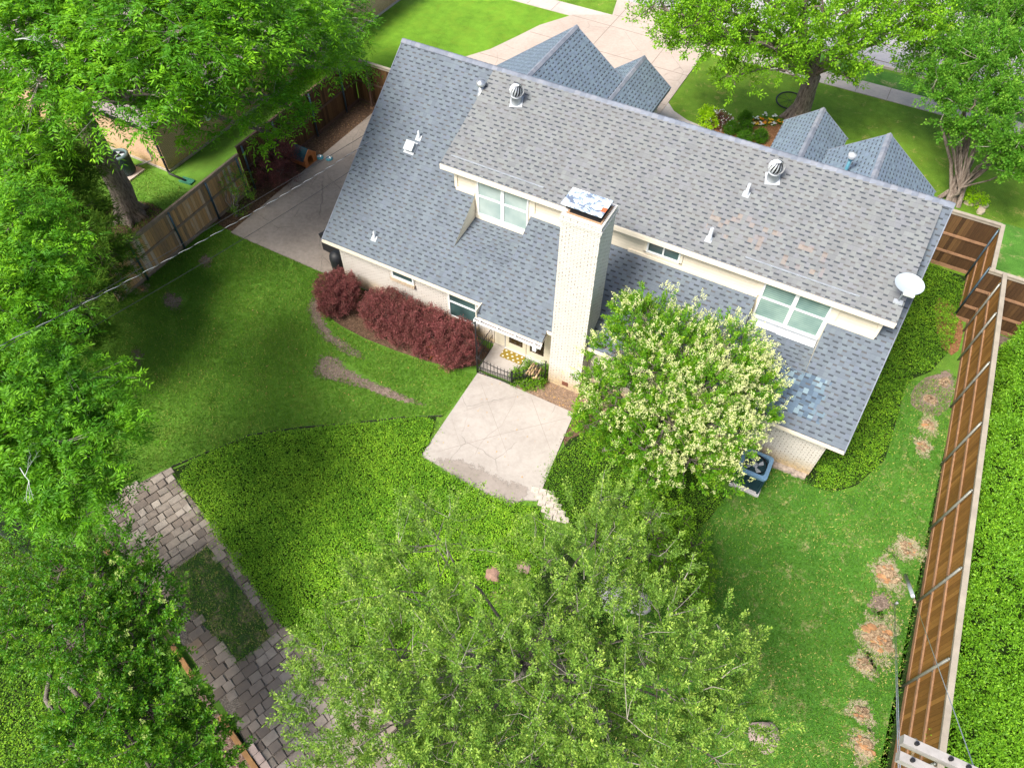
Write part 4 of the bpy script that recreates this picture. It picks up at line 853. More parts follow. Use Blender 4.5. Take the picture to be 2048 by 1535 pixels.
# wrought iron fence and gate in front of the porch
def iron(name, label, pts, hts, n, cat='fence', post_ends=(0, 1)):
    r = thing(name, label, cat, (pts[0][0], pts[0][1], 0)); I = Matrix.Translation((-pts[0][0], -pts[0][1], 0))
    def at(t):
        k = t*(len(pts)-1); i = min(int(k), len(pts)-2); f = k-i; return Vector((pts[i][0]*(1-f)+pts[i+1][0]*f, pts[i][1]*(1-f)+pts[i+1][1]*f, 0))
    H = lambda t: np.interp(t, np.linspace(0, 1, len(hts)), hts)
    mb = MB(); T = np.linspace(0, 1, 15)
    mb.tube([at(t)+Vector((0, 0, H(t)-.08)) for t in T], .014, 6); mb.tube([at(t)+Vector((0, 0, .40)) for t in T], .014, 6); mb.tube([at(t)+Vector((0, 0, .08)) for t in T], .016, 6)
    o = mb.build('rail', M['darkmetal'], r); o.matrix_parent_inverse = I
    mb = MB()
    for i in range(1, n): t = i/n; p = at(t); mb.tube([p+Vector((0, 0, .03)), p+Vector((0, 0, H(t))), p+Vector((0, 0, H(t)+.05))], [.012, .012, .004], 5)
    for i in range(n): t = (i+.5)/n; p = at(t); mb.tube([p+Vector((0, 0, .03)), p+Vector((0, 0, .42))], .009, 5)
    o = mb.build('picket', M['darkmetal'], r); o['kind'] = 'stuff' if n > 100 else 'part'; o.matrix_parent_inverse = I
    del o['kind']
    for t in post_ends:
        p = at(t); mb = MB(); mb.tube([p, p+Vector((0, 0, H(t)+.03))], .022, 8); mb.lathe([(0, H(t)+.03), (.03, H(t)+.05), (0, H(t)+.09)], p.x, p.y, 10); o = mb.build('post', M['darkmetal'], r); o.matrix_parent_inverse = I
    return r
iron('iron_gate', 'low black wrought iron gate with swooping top rail across the porch step', [(-8.03, 12.78), (-7.4, 12.84), (-6.78, 12.90)], [.95, .84, .76, .72, .70], 10, 'gate')
iron('iron_fence', 'black wrought iron fence panel with ivy between the gate and the chimney', [(-6.74, 12.90), (-6.3, 13.25), (-5.84, 13.55)], [.70, .74, .84, .98, 1.08], 9)
r = thing('tall_gate', 'tall narrow black iron gate panel seen edge on at the end of the burgundy hedge', 'gate', (-8.06, 12.84, 0))
mb = MB(); mb.tube([(0, 0, 0), (0, 0, 2.5)], .025, 8); mb.lathe([(0, 2.5), (.04, 2.54), (0, 2.6)], 0, 0, 10); mb.build('post', M['darkmetal'], r)
mb = MB()
for i in range(9): mb.tube([(-.02-.005*i, .1+i*.13, .1), (-.02-.005*i, .1+i*.13, 1.25+.25*math.cos(i*.35))], .009, 5)
for z in (.12, .7, 1.15): mb.tube([(0, 0, z), (-.05, 1.2, z)], .012, 6)
for k in range(14): t = k*.5; mb.tube([(-.02, .15+.07*k, .5+.3*math.sin(t)), (-.02, .15+.07*k+.06, .5+.3*math.sin(t+.5))], .010, 5)
mb.build('leaf_panel', M['darkmetal'], r)
# door mat
n = NT('mat_fabric'); u, v, _ = n.sep(n.uv()); uu = n.m('DIVIDE', n.m('ADD', u, 7.69), .205); v2 = n.m('DIVIDE', n.m('ADD', v, -13.73), .13)
a_ = n.m('ABSOLUTE', n.m('SUBTRACT', n.m('FRACT', n.m('ADD', uu, n.m('MULTIPLY', n.m('MODULO', n.m('FLOOR', v2), 2.), .5))), .5)); b_ = n.m('ABSOLUTE', n.m('SUBTRACT', n.m('FRACT', v2), .5))
k = n.m('LESS_THAN', n.m('ADD', n.m('MULTIPLY', a_, 1.), n.m('MULTIPLY', b_, .7)), .23)
n.fin(n.mix(k, n.ramp(n.noise(30, 3), [(.3, (.17, .11, .006)), (.7, (.27, .19, .02))]), (.60, .56, .48)), .95)
r = thing('door_mat', 'mustard and white patterned door mat on the porch step', 'door mat', (-7.27, 13.93, .121)); mb = MB(); mb.box(-7.69, -6.86, 13.73, 14.12, .123, .138); o = mb.build('mat', n.mat, r); o.matrix_parent_inverse = Matrix.Translation((7.27, -13.93, -.121))
# firewood in the ivy
logs = thing('firewood_pile', 'small pile of split firewood in the ivy behind the iron fence', 'firewood', (-6.3, 13.55, 0)); rr = random.Random(9)
lw = plain('split_log', (.52, .36, .20), .85, var=.35, scale=9); lw2 = plain('log_bark', (.20, .13, .09), .9)
for i in range(11):
    mb = MB(); y = (i % 6)*.085-.22; z = .30+.075*(i//6)+rr.random()*.02; a = rr.uniform(-.15, .15); x0, x1 = -.22+rr.uniform(-.03, .03), .24+rr.uniform(-.04, .04)
    mb.tube([(y+.1+a*.1, x0, z), (y+.1-a*.1, x1, z+.02)], rr.uniform(.034, .045), 5); o = mb.build('log', [lw, lw2][i % 4 == 1], logs)
mb = MB()
for y in (-.15, .15): mb.box(-.28, .36, y-.03, y+.03, 0, .26)
mb.build('rack', M['darkmetal'], logs)
mb = MB(); mb.box(-6.05, -5.95, 14.0, 14.1, .07, .1)
# stumps: ground remains of removed shrubs along the fence
wd = dirt_mat('stump_wood', (.11, .07, .045), (.32, .23, .14), (.50, .40, .27), .6); ch_ = dirt_mat('wood_chips', (.19, .165, .09), (.35, .315, .20), (.50, .46, .33), 1.4); chd = dirt_mat('dark_chips', (.12, .09, .07), (.26, .20, .16), (.42, .33, .27), 1.4)
org = plain('orange_stump', (.34, .18, .08), .8, var=.35, scale=7, bump=.5)
SP = [((1890, 765), .45, 0, 'wide stump remains in bare soil nearest the far end of the fence'), ((1858, 800), .42, 0, 'stump remains second from the far end beside the fence'), ((1857, 850), .42, 1, 'elongated pale stump remains third from the far end'), ((1845, 893), .38, 1, 'small round pale stump ring fourth from the far end'),
      ((1815, 1097), .50, 1, 'round pale stump ring above the slanting guy wire guard'), ((1775, 1148), .58, 2, 'spread orange stump remains touching the guy wire guard'), ((1760, 1205), .36, 3, 'grey brown chip pile below the guy wire guard'), ((1757, 1275), .70, 2, 'largest stump remains with orange root pieces on the right lawn'),
      ((1728, 1328), .38, 1, 'small pale stump patch just below the largest one'), ((1722, 1425), .36, 1, 'small stump ring with brown chips second from the picture bottom'), ((1726, 1490), .42, 4, 'solid orange stump nearest the picture bottom'), ((285, 578), .30, 1, 'small pale stump at the near end of the weathered left fence'), ((1008, 1190), .45, 4, 'reddish orange stump showing through the big foreground tree')]
for i, ((px, py), R_, ty, lb) in enumerate(SP):
    R_ = R_*.72; x, y, _ = G(px, py); r = thing('tree_stump', lb, 'stump', (x, y, 0), 0, 'stump remains left in the lawn'); rg = np.random.default_rng(40+i)
    mb = MB(); N = 70; ph = rg.uniform(0, 6, 4); jj = rg.normal(0, .07, 71)
    rad = lambda t: R_*(1+.18*math.sin(2*t+ph[0])+.12*math.sin(3*t+ph[1])+.08*math.sin(5*t+ph[2])+.06*math.sin(11*t+ph[3])+jj[int(t/2/math.pi*70) % 70])
    softdisc(mb, [(1.5*rad(2*math.pi*k/N)*math.cos(2*math.pi*k/N), 1.65*rad(2*math.pi*k/N)*math.sin(2*math.pi*k/N)) for k in range(N)], .014)
    softbuild(mb, 'chip_patch', soften(chd if ty == 3 or i < 2 else ch_), r)
    mb = MB(); npc = {0: 26, 1: 26, 2: 46, 3: 30, 4: 22}[ty]
    for j in range(npc):
        t = rg.uniform(0, 2*math.pi); q = R_*(rg.uniform(.25, .62) if ty in (1, 0) else rg.uniform(0, .75)); h = rg.uniform(.02, .09); s = rg.uniform(.03, .085)*(1.5 if ty in (2, 4) else 1)
        c = Vector((q*math.cos(t), q*math.sin(t), .012)); N2 = 6; a0 = rg.uniform(0, 6); el = rg.uniform(.5, 1.)
        ring = [c+Vector((s*math.cos(a0+k)*1.3, s*el*math.sin(a0+k), 0)) for k in np.linspace(0, 2*math.pi, N2, endpoint=False)]; tp = [c+(p-c)*rg.uniform(.45, .8)+Vector((0, 0, h*rg.uniform(.5, 1.1))) for p in ring]
        mi = 1 if (ty in (2, 4) and rg.random() < .32) or (ty == 1 and rg.random() < .15) else 0
        for k in range(N2): mb.poly([ring[k], ring[(k+1) % N2], tp[(k+1) % N2], tp[k]], mi)
        mb.poly(tp, mi)
    mb.build('wood_piece', [wd if ty != 3 else chd, org], r)
# utility poles, guy wires, service cables
gw = plain('weathered_pole', (.30, .27, .24), .85, var=.25, scale=8, bump=.4)
r = thing('utility_pole', 'grey utility pole rising through the trees at the left edge', 'utility pole', (*G2(75, 1108), 0)); mb = MB(); mb.tube([(0, 0, 0), (0, 0, 5), (0, 0, 11)], [.19, .17, .14], 16); mb.build('pole', plain('grey_pole', (.20, .21, .22), .7, var=.15), r)
r = thing('utility_pole', 'weathered wooden pole with double crossarm at the bottom right corner', 'utility pole', (5.25, 3.15, 0)); mb = MB(); mb.tube([(0, 0, 0), (0, 0, 11.2)], [.18, .13], 14); mb.build('pole', gw, r)
def beampx(a, b, z, w, h, nm, m): p, q = Vector(G(*a, z)), Vector(G(*b, z)); mb = MB(); mb.beam(p, q, w, h); \
    [mb.tube([p+(q-p)*t+Vector((0, 0, h/2)), p+(q-p)*t+Vector((0, 0, h/2+.05))], .022, 8, 1) for t in (.12, .45, .62, .9)]; o = mb.build(nm, [m, M['darkmetal']], r); o.matrix_parent_inverse = Matrix.Translation((-5.25, -3.15, 0)); return o
beampx((1803, 1478), (2010, 1572), 10.6, .10, .12, 'crossarm', plain('pale_arm', (.30, .285, .27), .85, var=.2, scale=10)); beampx((1795, 1511), (1995, 1605), 10.6, .10, .12, 'crossarm', plain('pale_arm2', (.30, .285, .27), .85, var=.2, scale=10))
p, q = Vector(G(1832, 1476, 10.4)), Vector(G(1824, 1512, 10.4)); mb = MB(); mb.tube([p, q], .018, 6); o = mb.build('brace', lw, r); o.matrix_parent_inverse = Matrix.Translation((-5.25, -3.15, 0))
def cable(name, label, P, rad, sag, m, extra=None):
    a, b = Vector(P[0]), Vector(P[1]); pts = [a.lerp(b, t)-Vector((0, 0, sag*4*t*(1-t))) for t in np.linspace(0, 1, 40)]
    mb = MB(); mb.tube(pts, rad, 5, cap=False)
    if extra: extra(mb, pts)
    o = mb.build(name, m); tag(o, label, 'cable'); return o
def twist(mb, pts):
    for i in range(len(pts)-1):
        for j in range(6):
            t0, t1 = j/6, (j+1)/6; a = pts[i].lerp(pts[i+1], t0); b = pts[i].lerp(pts[i+1], t1); k = (i*6+j)
            o_ = lambda kk: Vector((.010*math.cos(kk*.7), 0, .010*math.sin(kk*.7))); mb.tube([a+o_(k), b+o_(k+1)], .006, 4, 1, cap=False)
blk = plain('cable_black', (.03, .032, .035), .6); cg = plain('cable_grey', (.52, .54, .55), .5)
cable('service_cable', 'thick twisted black and silver power cable crossing the left lawn to the house', ((-14.6, 17.5, 4.4), G(-60, 720, 8.0)), .007, .25, [blk, cg], twist)
cable('service_cable', 'thin dark upper line just above the twisted power cable over the concrete', ((-14.6, 17.7, 4.7), G(-60, 735, 8.0)), .007, .05, [blk])
cable('service_cable', 'thin dark lower line crossing the lawn below the twisted power cable', ((-14.6, 16.7, 3.9), G(40, 735, 7.0)), .007, .15, [blk])
def guy(label, a, b, guard):
    a, b = Vector(a), Vector(b); r = thing('guy_wire', label, 'guy wire', tuple(a)); I = Matrix.Translation(-a)
    mb = MB(); mb.tube([a, b], .007, 5); o = mb.build('wire', M['galv'], r); o.matrix_parent_inverse = I
    if guard:
        d = (b-a).normalized(); mb = MB(); mb.tube([a, a+d*guard], .05, 10); o = mb.build('guard', plain('guard_grey', (.33, .36, .37), .5), r); o.matrix_parent_inverse = I
        mb = MB(); p = a+d*(guard+.45); mb.tube([p, p+d*.18], [.035, .03], 6); mb.tube([p+d*.2, p+d*.34], [.035, .02], 6); o = mb.build('clamp', lw, r); o.matrix_parent_inverse = I
    else:
        mb = MB(); mb.tube([a, a+Vector((0, 0, .2))], .02, 6); o = mb.build('anchor', M['galv'], r); o.matrix_parent_inverse = I
guy('slanting steel guy wire with grey tube guard crossing the right fence', G(1811, 1150), G(1952, 1545, 10.2), 3.0)
guy('left one of two thin parallel guy wires running down the right lawn', G(1788, 1208), G(1797, 1545, 9.5), 0)
guy('right one of two thin parallel guy wires running down the right lawn', G(1790, 1210), G(1801, 1545, 9.5), 0)
# metal bed edging between lawn and ground cover
mb = MB(); E_ = [(-8.15, 10.68), (-9.3, 9.97), (-10.59, 9.0), (-11.92, 8.1), (-13.15, 7.1), (-14.0, 5.8), (-14.5, 5.02)]
for a, b in zip(E_[:-1], E_[1:]): mb.beam((*a, .03), (*b, .03), .015, .09)
o = mb.build('bed_edging', plain('edging', (.035, .03, .028), .7)); tag(o, 'thin dark metal edging curving between the lawn and the ground cover', 'edging')
# wheel-like hoop under the front oak
x, y, _ = G(1578, 205); r = thing('metal_hoop', 'round black metal hoop with thin spokes lying beside the front oak trunk', 'hoop', (x, y, .06)); mb = MB()
mb.tube([(.62*math.cos(t), .75*math.sin(t), .05) for t in np.linspace(0, 2*math.pi, 33)], .035, 8, cap=False); mb.build('rim', M['darkmetal'], r); mb = MB()
for k in range(4): t = math.pi*k/4; mb.tube([(.62*math.cos(t), .75*math.sin(t), .05), (-.62*math.cos(t), -.75*math.sin(t), .05)], .007, 5)
mb.build('spoke', M['darkmetal'], r)
# boulders under the live oak
for i, (px, py, sz, c_, lb) in enumerate(((1526, 1470, .40, (.30, .23, .20), 'pinkish boulder at the right edge of the live oak crown'), (1225, 1185, .55, (.48, .47, .45), 'pale grey rock glimpsed through the live oak beside the glossy shrub'), (1275, 1210, .40, (.44, .43, .41), 'smaller grey rock right of the pale one under the live oak'), (985, 1150, .27, (.30, .18, .13), 'reddish flat rock above the orange stump'), (1045, 1135, .24, (.30, .20, .16), 'reddish rock right of the orange stump'))):
    x, y, _ = G(px, py); rg = np.random.default_rng(i+5); bm = bmesh.new(); bmesh.ops.create_icosphere(bm, subdivisions=3, radius=sz); dv = rg.normal(0, 1, (9, 3))
    for v in bm.verts:
        d = v.co.normalized(); v.co *= 1+.12*sum(math.sin(3*(d.x*q[0]+d.y*q[1]+d.z*q[2])) for q in dv[:4])/2; v.co.z *= .55
        for q in dv[4:]:
            nq = Vector(q).normalized(); h_ = v.co.dot(nq)-sz*.72
            if h_ > 0: v.co -= nq*h_
    me = bpy.data.meshes.new('boulder'); bm.to_mesh(me); bm.free(); o = link('boulder', me, plain('rock%d' % i, c_, .9, var=.3, scale=5, bump=.5)); o.location = (x, y, .05); tag(o, lb, 'rock')
# edging stones by the right front tree
rr = random.Random(4)
for i, (px, py) in enumerate(((1938, 408), (1956, 407), (1966, 414), (1960, 424))):
    x, y, _ = G(px, py); mb = MB(); N = 7; s = .17
    ring = [(s*1.4*math.cos(k)*rr.uniform(.8, 1.1), s*math.sin(k)*rr.uniform(.8, 1.1)) for k in np.linspace(0, 6.28, N, endpoint=False)]
    mb.prism(ring, 0, .10+.03*rr.random()); o = mb.build('edging_stone', plain('stone%d' % i, (.45, .37, .27), .9, var=.2)); o.location = (x, y, 0); o.rotation_euler = (0, 0, .5*i); tag(o, ['leftmost tan edging stone nearest the trunk of the right front tree', 'second tan edging stone from the trunk of the right front tree', 'third tan edging stone, at the bend of the row', 'last tan edging stone of the row by the right front tree'][i], 'stone', 'edging stones by the right front tree')
# ================================================================= NEIGHBOUR HOUSE
nb = thing('neighbour_house', 'peach painted brick house mostly hidden by the large tree at top left', 'house', (-25.2, 15.93, 0)); NI = Matrix.Translation((25.2, -15.93, 0))
def npart(mb, nm, m, p=None):
    o = mb.build(nm, m, p or nb); o.matrix_parent_inverse = NI if p is None else Matrix(); return o
mb = MB(); mb.poly([(-25.2, 15.93, .12), (-25.2, 34, .12), (-25.2, 34, 2.6), (-25.2, 15.93, 2.6)]); mb.poly([(-40, 15.93, .12), (-25.2, 15.93, .12), (-25.2, 15.93, 2.6), (-40, 15.93, 2.6)])
mb.box(-39.9, -25.23, 15.96, 33.9, 2.2, 2.6); npart(mb, 'wall', M['peach'])
mb = MB(); mb.box(-39.8, -25.17, 15.90, 34, 0, .115); npart(mb, 'foundation', M['concrete'])
mb = MB(); mb.poly([(-40.5, 15.45, 2.55), (-24.7, 15.45, 2.55), (-28.5, 19.5, 4.6), (-40.5, 19.5, 4.6)], 0); mb.poly([(-24.7, 15.45, 2.55), (-24.7, 34.5, 2.55), (-28.5, 34.5, 4.6), (-28.5, 19.5, 4.6)], 0)
mb.poly([(-40.5, 19.5, 4.6), (-28.5, 19.5, 4.6), (-28.5, 34.5, 4.6), (-40.5, 34.5, 4.6)])
mb.box(-40.5, -24.66, 15.41, 15.44, 2.38, 2.56, 1); mb.box(-24.69, -24.66, 15.45, 34.5, 2.38, 2.56, 1); npart(mb, 'roof', [shingle_mat('grey_brown_shingles', (.24, .20, .20), .3), M['darkmetal']])
mb = MB(); y0, y1, z0, z1 = 18.6, 19.9, .95, 2.2
for q in ((y0, y1, z0, z0+.06), (y0, y1, z1-.06, z1), (y0, y0+.06, z0+.06, z1-.06), (y1-.06, y1, z0+.06, z1-.06), (y0+.06, y1-.06, 1.55, 1.61)): mb.box(-25.19, -25.13, *q)
w_ = npart(mb, 'window', M['white']); mb = MB(); mb.poly([(-25.17, y0+.06, z0+.06), (-25.17, y1-.06, z0+.06), (-25.17, y1-.06, z1-.06), (-25.17, y0+.06, z1-.06)]); o = mb.build('pane', plain('screen', (.07, .09, .09), .3), w_)
mb = MB(); mb.tube([(-25.1, 15.8, 2.5), (-25.1, 15.8, .25), (-25.0, 15.75, .12), (-24.15, 15.78, .07)], .05, 8); npart(mb, 'downspout', M['darkmetal'])
mb = MB(); mb.box(-26.0, -25.9, 15.84, 15.92, .75, .95); mb.tube([(-25.95, 15.88, .75), (-25.95, 15.85, .4), (-26.4, 15.3, .3)], .03, 6); npart(mb, 'utility_box', plain('conduit_grey', (.16, .15, .14), .6))
r = thing('splash_block', 'green splash block on the grass below the downspout of the peach house', 'splash block', (-24.15, 15.8, 0), .1); mb = MB()
mb.box(-.25, .35, -.13, .13, .0, .03); mb.box(-.25, .35, -.15, -.12, .0, .09); mb.box(-.25, .35, .12, .15, .0, .09); mb.box(.33, .36, -.15, .15, .0, .06); mb.build('block', plain('green_plastic', (.05, .20, .13), .5), r)
# ================================================================= PAVER PATH
pdir = np.array([6.43, -2.26]); pdir /= np.linalg.norm(pdir); pn = np.array([-pdir[1], pdir[0]]); o0 = np.array([-14.59, 4.93])
gr = [G2(417, 1092), G2(553, 1273), G2(477, 1333), G2(328, 1155)]
path = [G2(335, 937), G2(410, 1030), G2(470, 1110), G2(530, 1200), G2(572, 1262), G2(640, 1300), G2(760, 1400), G2(860, 1600), G2(600, 1620), G2(520, 1535), G2(470, 1450), G2(395, 1330), G2(330, 1240), G2(280, 1170), G2(217, 1110), G2(200, 1050), G2(212, 1000)]
sheet('path_bed', path, .012, dirt_mat('path_gravel', (.10, .08, .06), (.25, .21, .17), (.52, .46, .38), 1.6))
bed = [G2(200, 1060), G2(217, 1107), G2(262, 1170), G2(375, 1340), G2(520, 1540), G2(580, 1640), G2(500, 1640), G2(368, 1330), G2(190, 1080)]
sheet('gravel_strip', bed, .016, dirt_mat('bed_gravel', (.09, .055, .04), (.26, .17, .13), (.55, .45, .38), 1.3))
rg = np.random.default_rng(11); mb = MB(); rnds = []
s = -1.5
while s < 13:
    wcol = .255; t = -3.6
    while t < .9:
        ln = rg.choice([.20, .30, .38, .26]); cx, cy = o0+pdir*(s+wcol/2)+pn*(t+ln/2)
        ins = inpoly(np.array([cx]), np.array([cy]), path)[0] and not inpoly(np.array([cx]), np.array([cy]), gr)[0]
        out = t < -1.9 and rg.random() < .12
        if ins and not out:
            a = rg.normal(0, .03); jx, jy = rg.normal(0, .008, 2); d = np.array([math.cos(a), math.sin(a)]); dx = pdir*d[0]+pn*d[1]; dn = -pdir*d[1]+pn*d[0]
            g = .006+.005*rg.random(); hx, hy = wcol/2-g, ln/2-g; zt = .05+rg.normal(0, .004); tl = rg.normal(0, .008, 2)
            top = []; bot = []
            for sx, sy in ((-1, -1), (1, -1), (1, 1), (-1, 1)):
                p = np.array([cx+jx, cy+jy])+dx*hx*sx+dn*hy*sy; pt = np.array([cx+jx, cy+jy])+dx*(hx-.012)*sx+dn*(hy-.012)*sy; bot.append((*p, .0)); top.append((*pt, zt+tl[0]*sx+tl[1]*sy))
            mid_ = [(b[0], b[1], tt[2]-.012) for b, tt in zip(bot, top)]
            rv = np.clip(rg.random()*.75+.15*math.sin(cx*.8)+(.35 if False else 0)-.15*(t < -2.), 0, .93); rv = .98 if (t < -2.0 and rg.random() < .16) else rv
            mb.poly(top); [mb.poly([mid_[k], mid_[(k+1) % 4], top[(k+1) % 4], top[k]]) for k in range(4)]; [mb.poly([bot[k], bot[(k+1) % 4], mid_[(k+1) % 4], mid_[k]]) for k in range(4)]; rnds += [rv]*9
        t += ln
    s += wcol
o = mb.build('paver_path', M['paver']); struct(o); at = o.data.attributes.new('rnd', 'FLOAT', 'FACE'); at.data.foreach_set('value', rnds)
sheet('path_grass', gr, .03, grass_mat('path_grass', (.022, .055, .012), (.055, .11, .028), (.26, .21, .12), .52), 0)
for i, (a, b, lb) in enumerate((((205, 1090), (258, 1148), 'orange brown landscape timber at the upper end of the gravel strip'), ((345, 1290), (385, 1352), 'landscape timber in the middle of the gravel strip edge'), ((440, 1432), (528, 1560), 'landscape timber at the lower end of the gravel strip'))):
    mb = MB(); mb.beam(G(*a, .08), G(*b, .08), .12, .14); o = mb.build('landscape_timber', plain('timber%d' % i, (.36, .19, .07), .85, var=.3)); tag(o, lb, 'timber')
for i, (px, py) in enumerate(((507, 1500), (520, 1517), (533, 1535))):
    x, y, _ = G(px, py); mb = MB(); mb.box(-.13, .13, -.09, .09, .02, .10); o = mb.build('loose_paver', plain('pink_paver%d' % i, (.52, .40, .34), .9)); o.location = (x, y, 0); o.rotation_euler = (0, 0, -.33)
    tag(o, ['uppermost of three loose pink pavers on the gravel strip', 'middle one of three loose pink pavers on the gravel strip', 'lowest loose pink paver, cut by the bottom picture edge'][i], 'paver', 'loose pink pavers on the gravel strip')
mb = MB(); rr = random.Random(8)
for i in range(5):
    c = np.array(G2(1086, 985))*(1-i/4.6)+np.array(G2(1118, 1045))*(i/4.6)
    for k in (-1, 0, 1):
        m4 = Matrix.Translation((c[0]+k*.24+rr.uniform(-.01, .01), c[1]+k*.06, .02))@Matrix.Rotation(.25, 4, 'Z'); mb.box(-.115, .115, -.10, .10, 0, .035+.01*rr.random(), 0, m4)
struct(mb.build('stepping_stones', plain('pale_step', (.48, .42, .36), .9, var=.25, scale=8)))
# ================================================================= VEGETATION
def PL(spec): return [(*G(px, py, z), R_) for px, py, z, R_ in spec]
def plantobj(name, label, cat, loc, group=None): return thing(name, label, cat, (loc[0], loc[1], 0), 0, group)
def finish(root, o): o.matrix_parent_inverse = Matrix.Translation(-root.location); return o
def tree(name, label, base, top, r0, lobes, n, kind, leafm, seed, group=None, barkm='bark', cb=None, nsub=5, frac=.6, rt=.012, zmin=-.35, flat=.8, lump=.22, inner=.25, deadn=0, twigm='twig', cat='tree', extra=None, core=None, mult=1., dirup=.35, rl=.09, flare=False, **kw):
    rng = np.random.default_rng(seed); root = plantobj(name, label, cat, base, group)
    P, U, K, RR = clusters(lobes, n, rng, zmin, flat, lump, inner)
    if kw.get('gap') is not None:
        g_ = np.sin(P[:, 0]*3.1+2*np.sin(P[:, 1]*1.9))*np.sin(P[:, 1]*2.7+P[:, 2]*2.3)+.6*np.sin(P[:, 0]*6.3+P[:, 1]*5.1); q_ = g_ > kw['gap']; P, U, K, RR = P[q_], U[q_], K[q_], RR[q_]
    A = nrm(U+np.array([0, 0, dirup])+rng.normal(0, .3, U.shape))
    c = np.clip(.42+.22*np.sin(P[:, 0]*1.9+P[:, 2])*np.sin(P[:, 1]*2.1-P[:, 2]*1.3)+rng.normal(0, .22, len(P)), 0, 1)
    if kind == 'pecan': a = pecan_leaves(P, A, kw.get('nc', 5), kw.get('rl_', .40), kw.get('npair', 5), kw.get('ll', .13), kw.get('lw', .034), rng, c)
    else: a = twig_leaves(P, A, kw.get('k', 40), kw.get('tl', .5), kw.get('ll', .06), kw.get('lw', .03), rng, kw.get('spread', .9), kw.get('droop', 0.), kw.get('jit', .08), c, kw.get('tipb', .15))
    finish(root, leafmesh('crown', *a, M[leafm], root, seed, flat=kw.get('lf', .7)))
    mb = MB(); limbs(mb, base, top, r0, lobes, P, K, rng, nsub, rl, rt, frac, twig_mi=1)
    if flare:
        b = Vector(base)
        for k_ in range(6): t = k_*1.05+.3; mb.tube([b+Vector((math.cos(t)*r0*.5, math.sin(t)*r0*.5, .6)), b+Vector((math.cos(t)*r0*1.2, math.sin(t)*r0*1.2, .15)), b+Vector((math.cos(t)*r0*1.9, math.sin(t)*r0*1.9, -.03))], [r0*.5, r0*.42, r0*.15], 7)
    if kw.get('shoots', 0):                                     # pale twig ends running out through the leaves
        for p, ax in zip(P, A):
            if rng.random() < kw['shoots']: d = ax*kw.get('tl', .5); q = rng.normal(0, .05, 3); mb.tube([p-d*.5, p+q, p+d*.6], [.011, .008, .003], 3, 1, cap=False)
    finish(root, mb.build('trunk', [M[barkm], M[twigm]], root, fixn=False))
    if deadn:
        for (px, py, z, s, dx, dy) in deadn:
            mb = MB()
            b = Vector(G(px, py, z)); e = Vector(G(px+dx, py+dy, z)); L = (e-b).length; d = (e-b).normalized()
            def br(p, d, L, lev, r):
                q = p+d*L*.5+Vector(rng.normal(0, .05, 3))*L; w_ = q+(d+Vector(rng.normal(0, .22, 3))).normalized()*L*.5; mb.tube([p, q, w_], [r, r*.75, r*.45], 4, cap=False)
                if lev:
                    for st in (q, w_, w_): br(st, (d+Vector(rng.normal(0, .5, 3))).normalized(), L*rng.uniform(.45, .7), lev-1, r*.55)
            br(b, d, L*.6, 3, s)
        finish(root, mb.build('dead_branch', M['twig_pale'], root, fixn=False))
    if extra: extra(root, P, A, RR, rng)
    return root
def blooms(leafm, prob, zmin_q, size=.16, k=26, out=.18):
    def f(root, P, A, RR, rng):
        zq = np.quantile(P[:, 2], zmin_q); xm = (P[:, 0]-P[:, 0].mean())/max(P[:, 0].std(), .1); pr = prob*(.75+.35*np.clip(xm, -1.3, 1.3)+.6*np.sin(P[:, 0]*3.3+P[:, 2]*2)*np.sin(P[:, 1]*3.7+P[:, 2])) if len(P) > 1000 else prob; s = (P[:, 2] > zq) & (RR > .75) & (rng.random(len(P)) < pr)
        p = rep(P[s]+A[s]*out, 3)+rng.normal(0, .10, (3*s.sum(), 3)); a = nrm(rep(A[s], 3)+np.array([0, 0, .6])+rng.normal(0, .35, (len(p), 3)))
        N = len(p); t = rng.random(N*k); pp, aa = rep(p, k), rep(a, k); rad = nrm(rng.normal(0, 1, (N*k, 3))); B = pp+aa*(size*t)[:, None]+rad*((1-t)*.045*size/.16)[:, None]
        finish(root, leafmesh('flowers', B, rad+aa*.6, np.full(N*k, .034)*rng.uniform(.7, 1.3, N*k), np.full(N*k, .022), rng.random(N*k), rng.random(N*k), M[leafm], root, 5))
    return f
# large pecan behind the left fence
tree('pecan_tree', 'large bright green pecan tree with thick trunk behind the left fence', G(262, 432), tuple(np.array(G(262, 432))+[0, .2, 5.2]), .42,
     PL([(90, 90, 8.5, 2.0), (215, 60, 9, 2.1), (330, 90, 9, 2.1), (450, 90, 8.5, 2.0), (560, 70, 7.5, 1.9), (630, 115, 6.0, 1.5), (120, 190, 8, 1.9), (260, 190, 8, 1.9), (390, 170, 7.5, 1.5), (505, 205, 6, 1.2), (572, 212, 5, 1.0), (40, 260, 7, 1.8), (400, 30, 9, 2.0), (180, 0, 9, 2.2), (520, 0, 8, 2.), (0, 30, 9, 2.2), (690, 140, 4.6, .8), (380, 235, 5.6, 1.15), (535, 265, 4.4, .75), (30, 330, 5, 1.2), (110, 265, 6.5, 1.0)]),
     1650, 'pecan', 'pecan_hi', 21, nc=6, rl_=.46, npair=6, ll=.16, lw=.045, frac=.22, rt=.008, zmin=-.15, flare=True, rl=.12, lump=.28, inner=.15, dirup=.1,
     deadn=[(5, 215, 7.6, .035, 95, 60), (5, 228, 7.4, .04, 120, 62), (455, 55, 9.6, .035, 70, -45), (460, 50, 9.6, .03, 85, -20), (250, 20, 10.2, .04, 90, 40), (290, 50, 10.0, .03, 60, 25), (30, 80, 9.6, .025, 60, -4)])
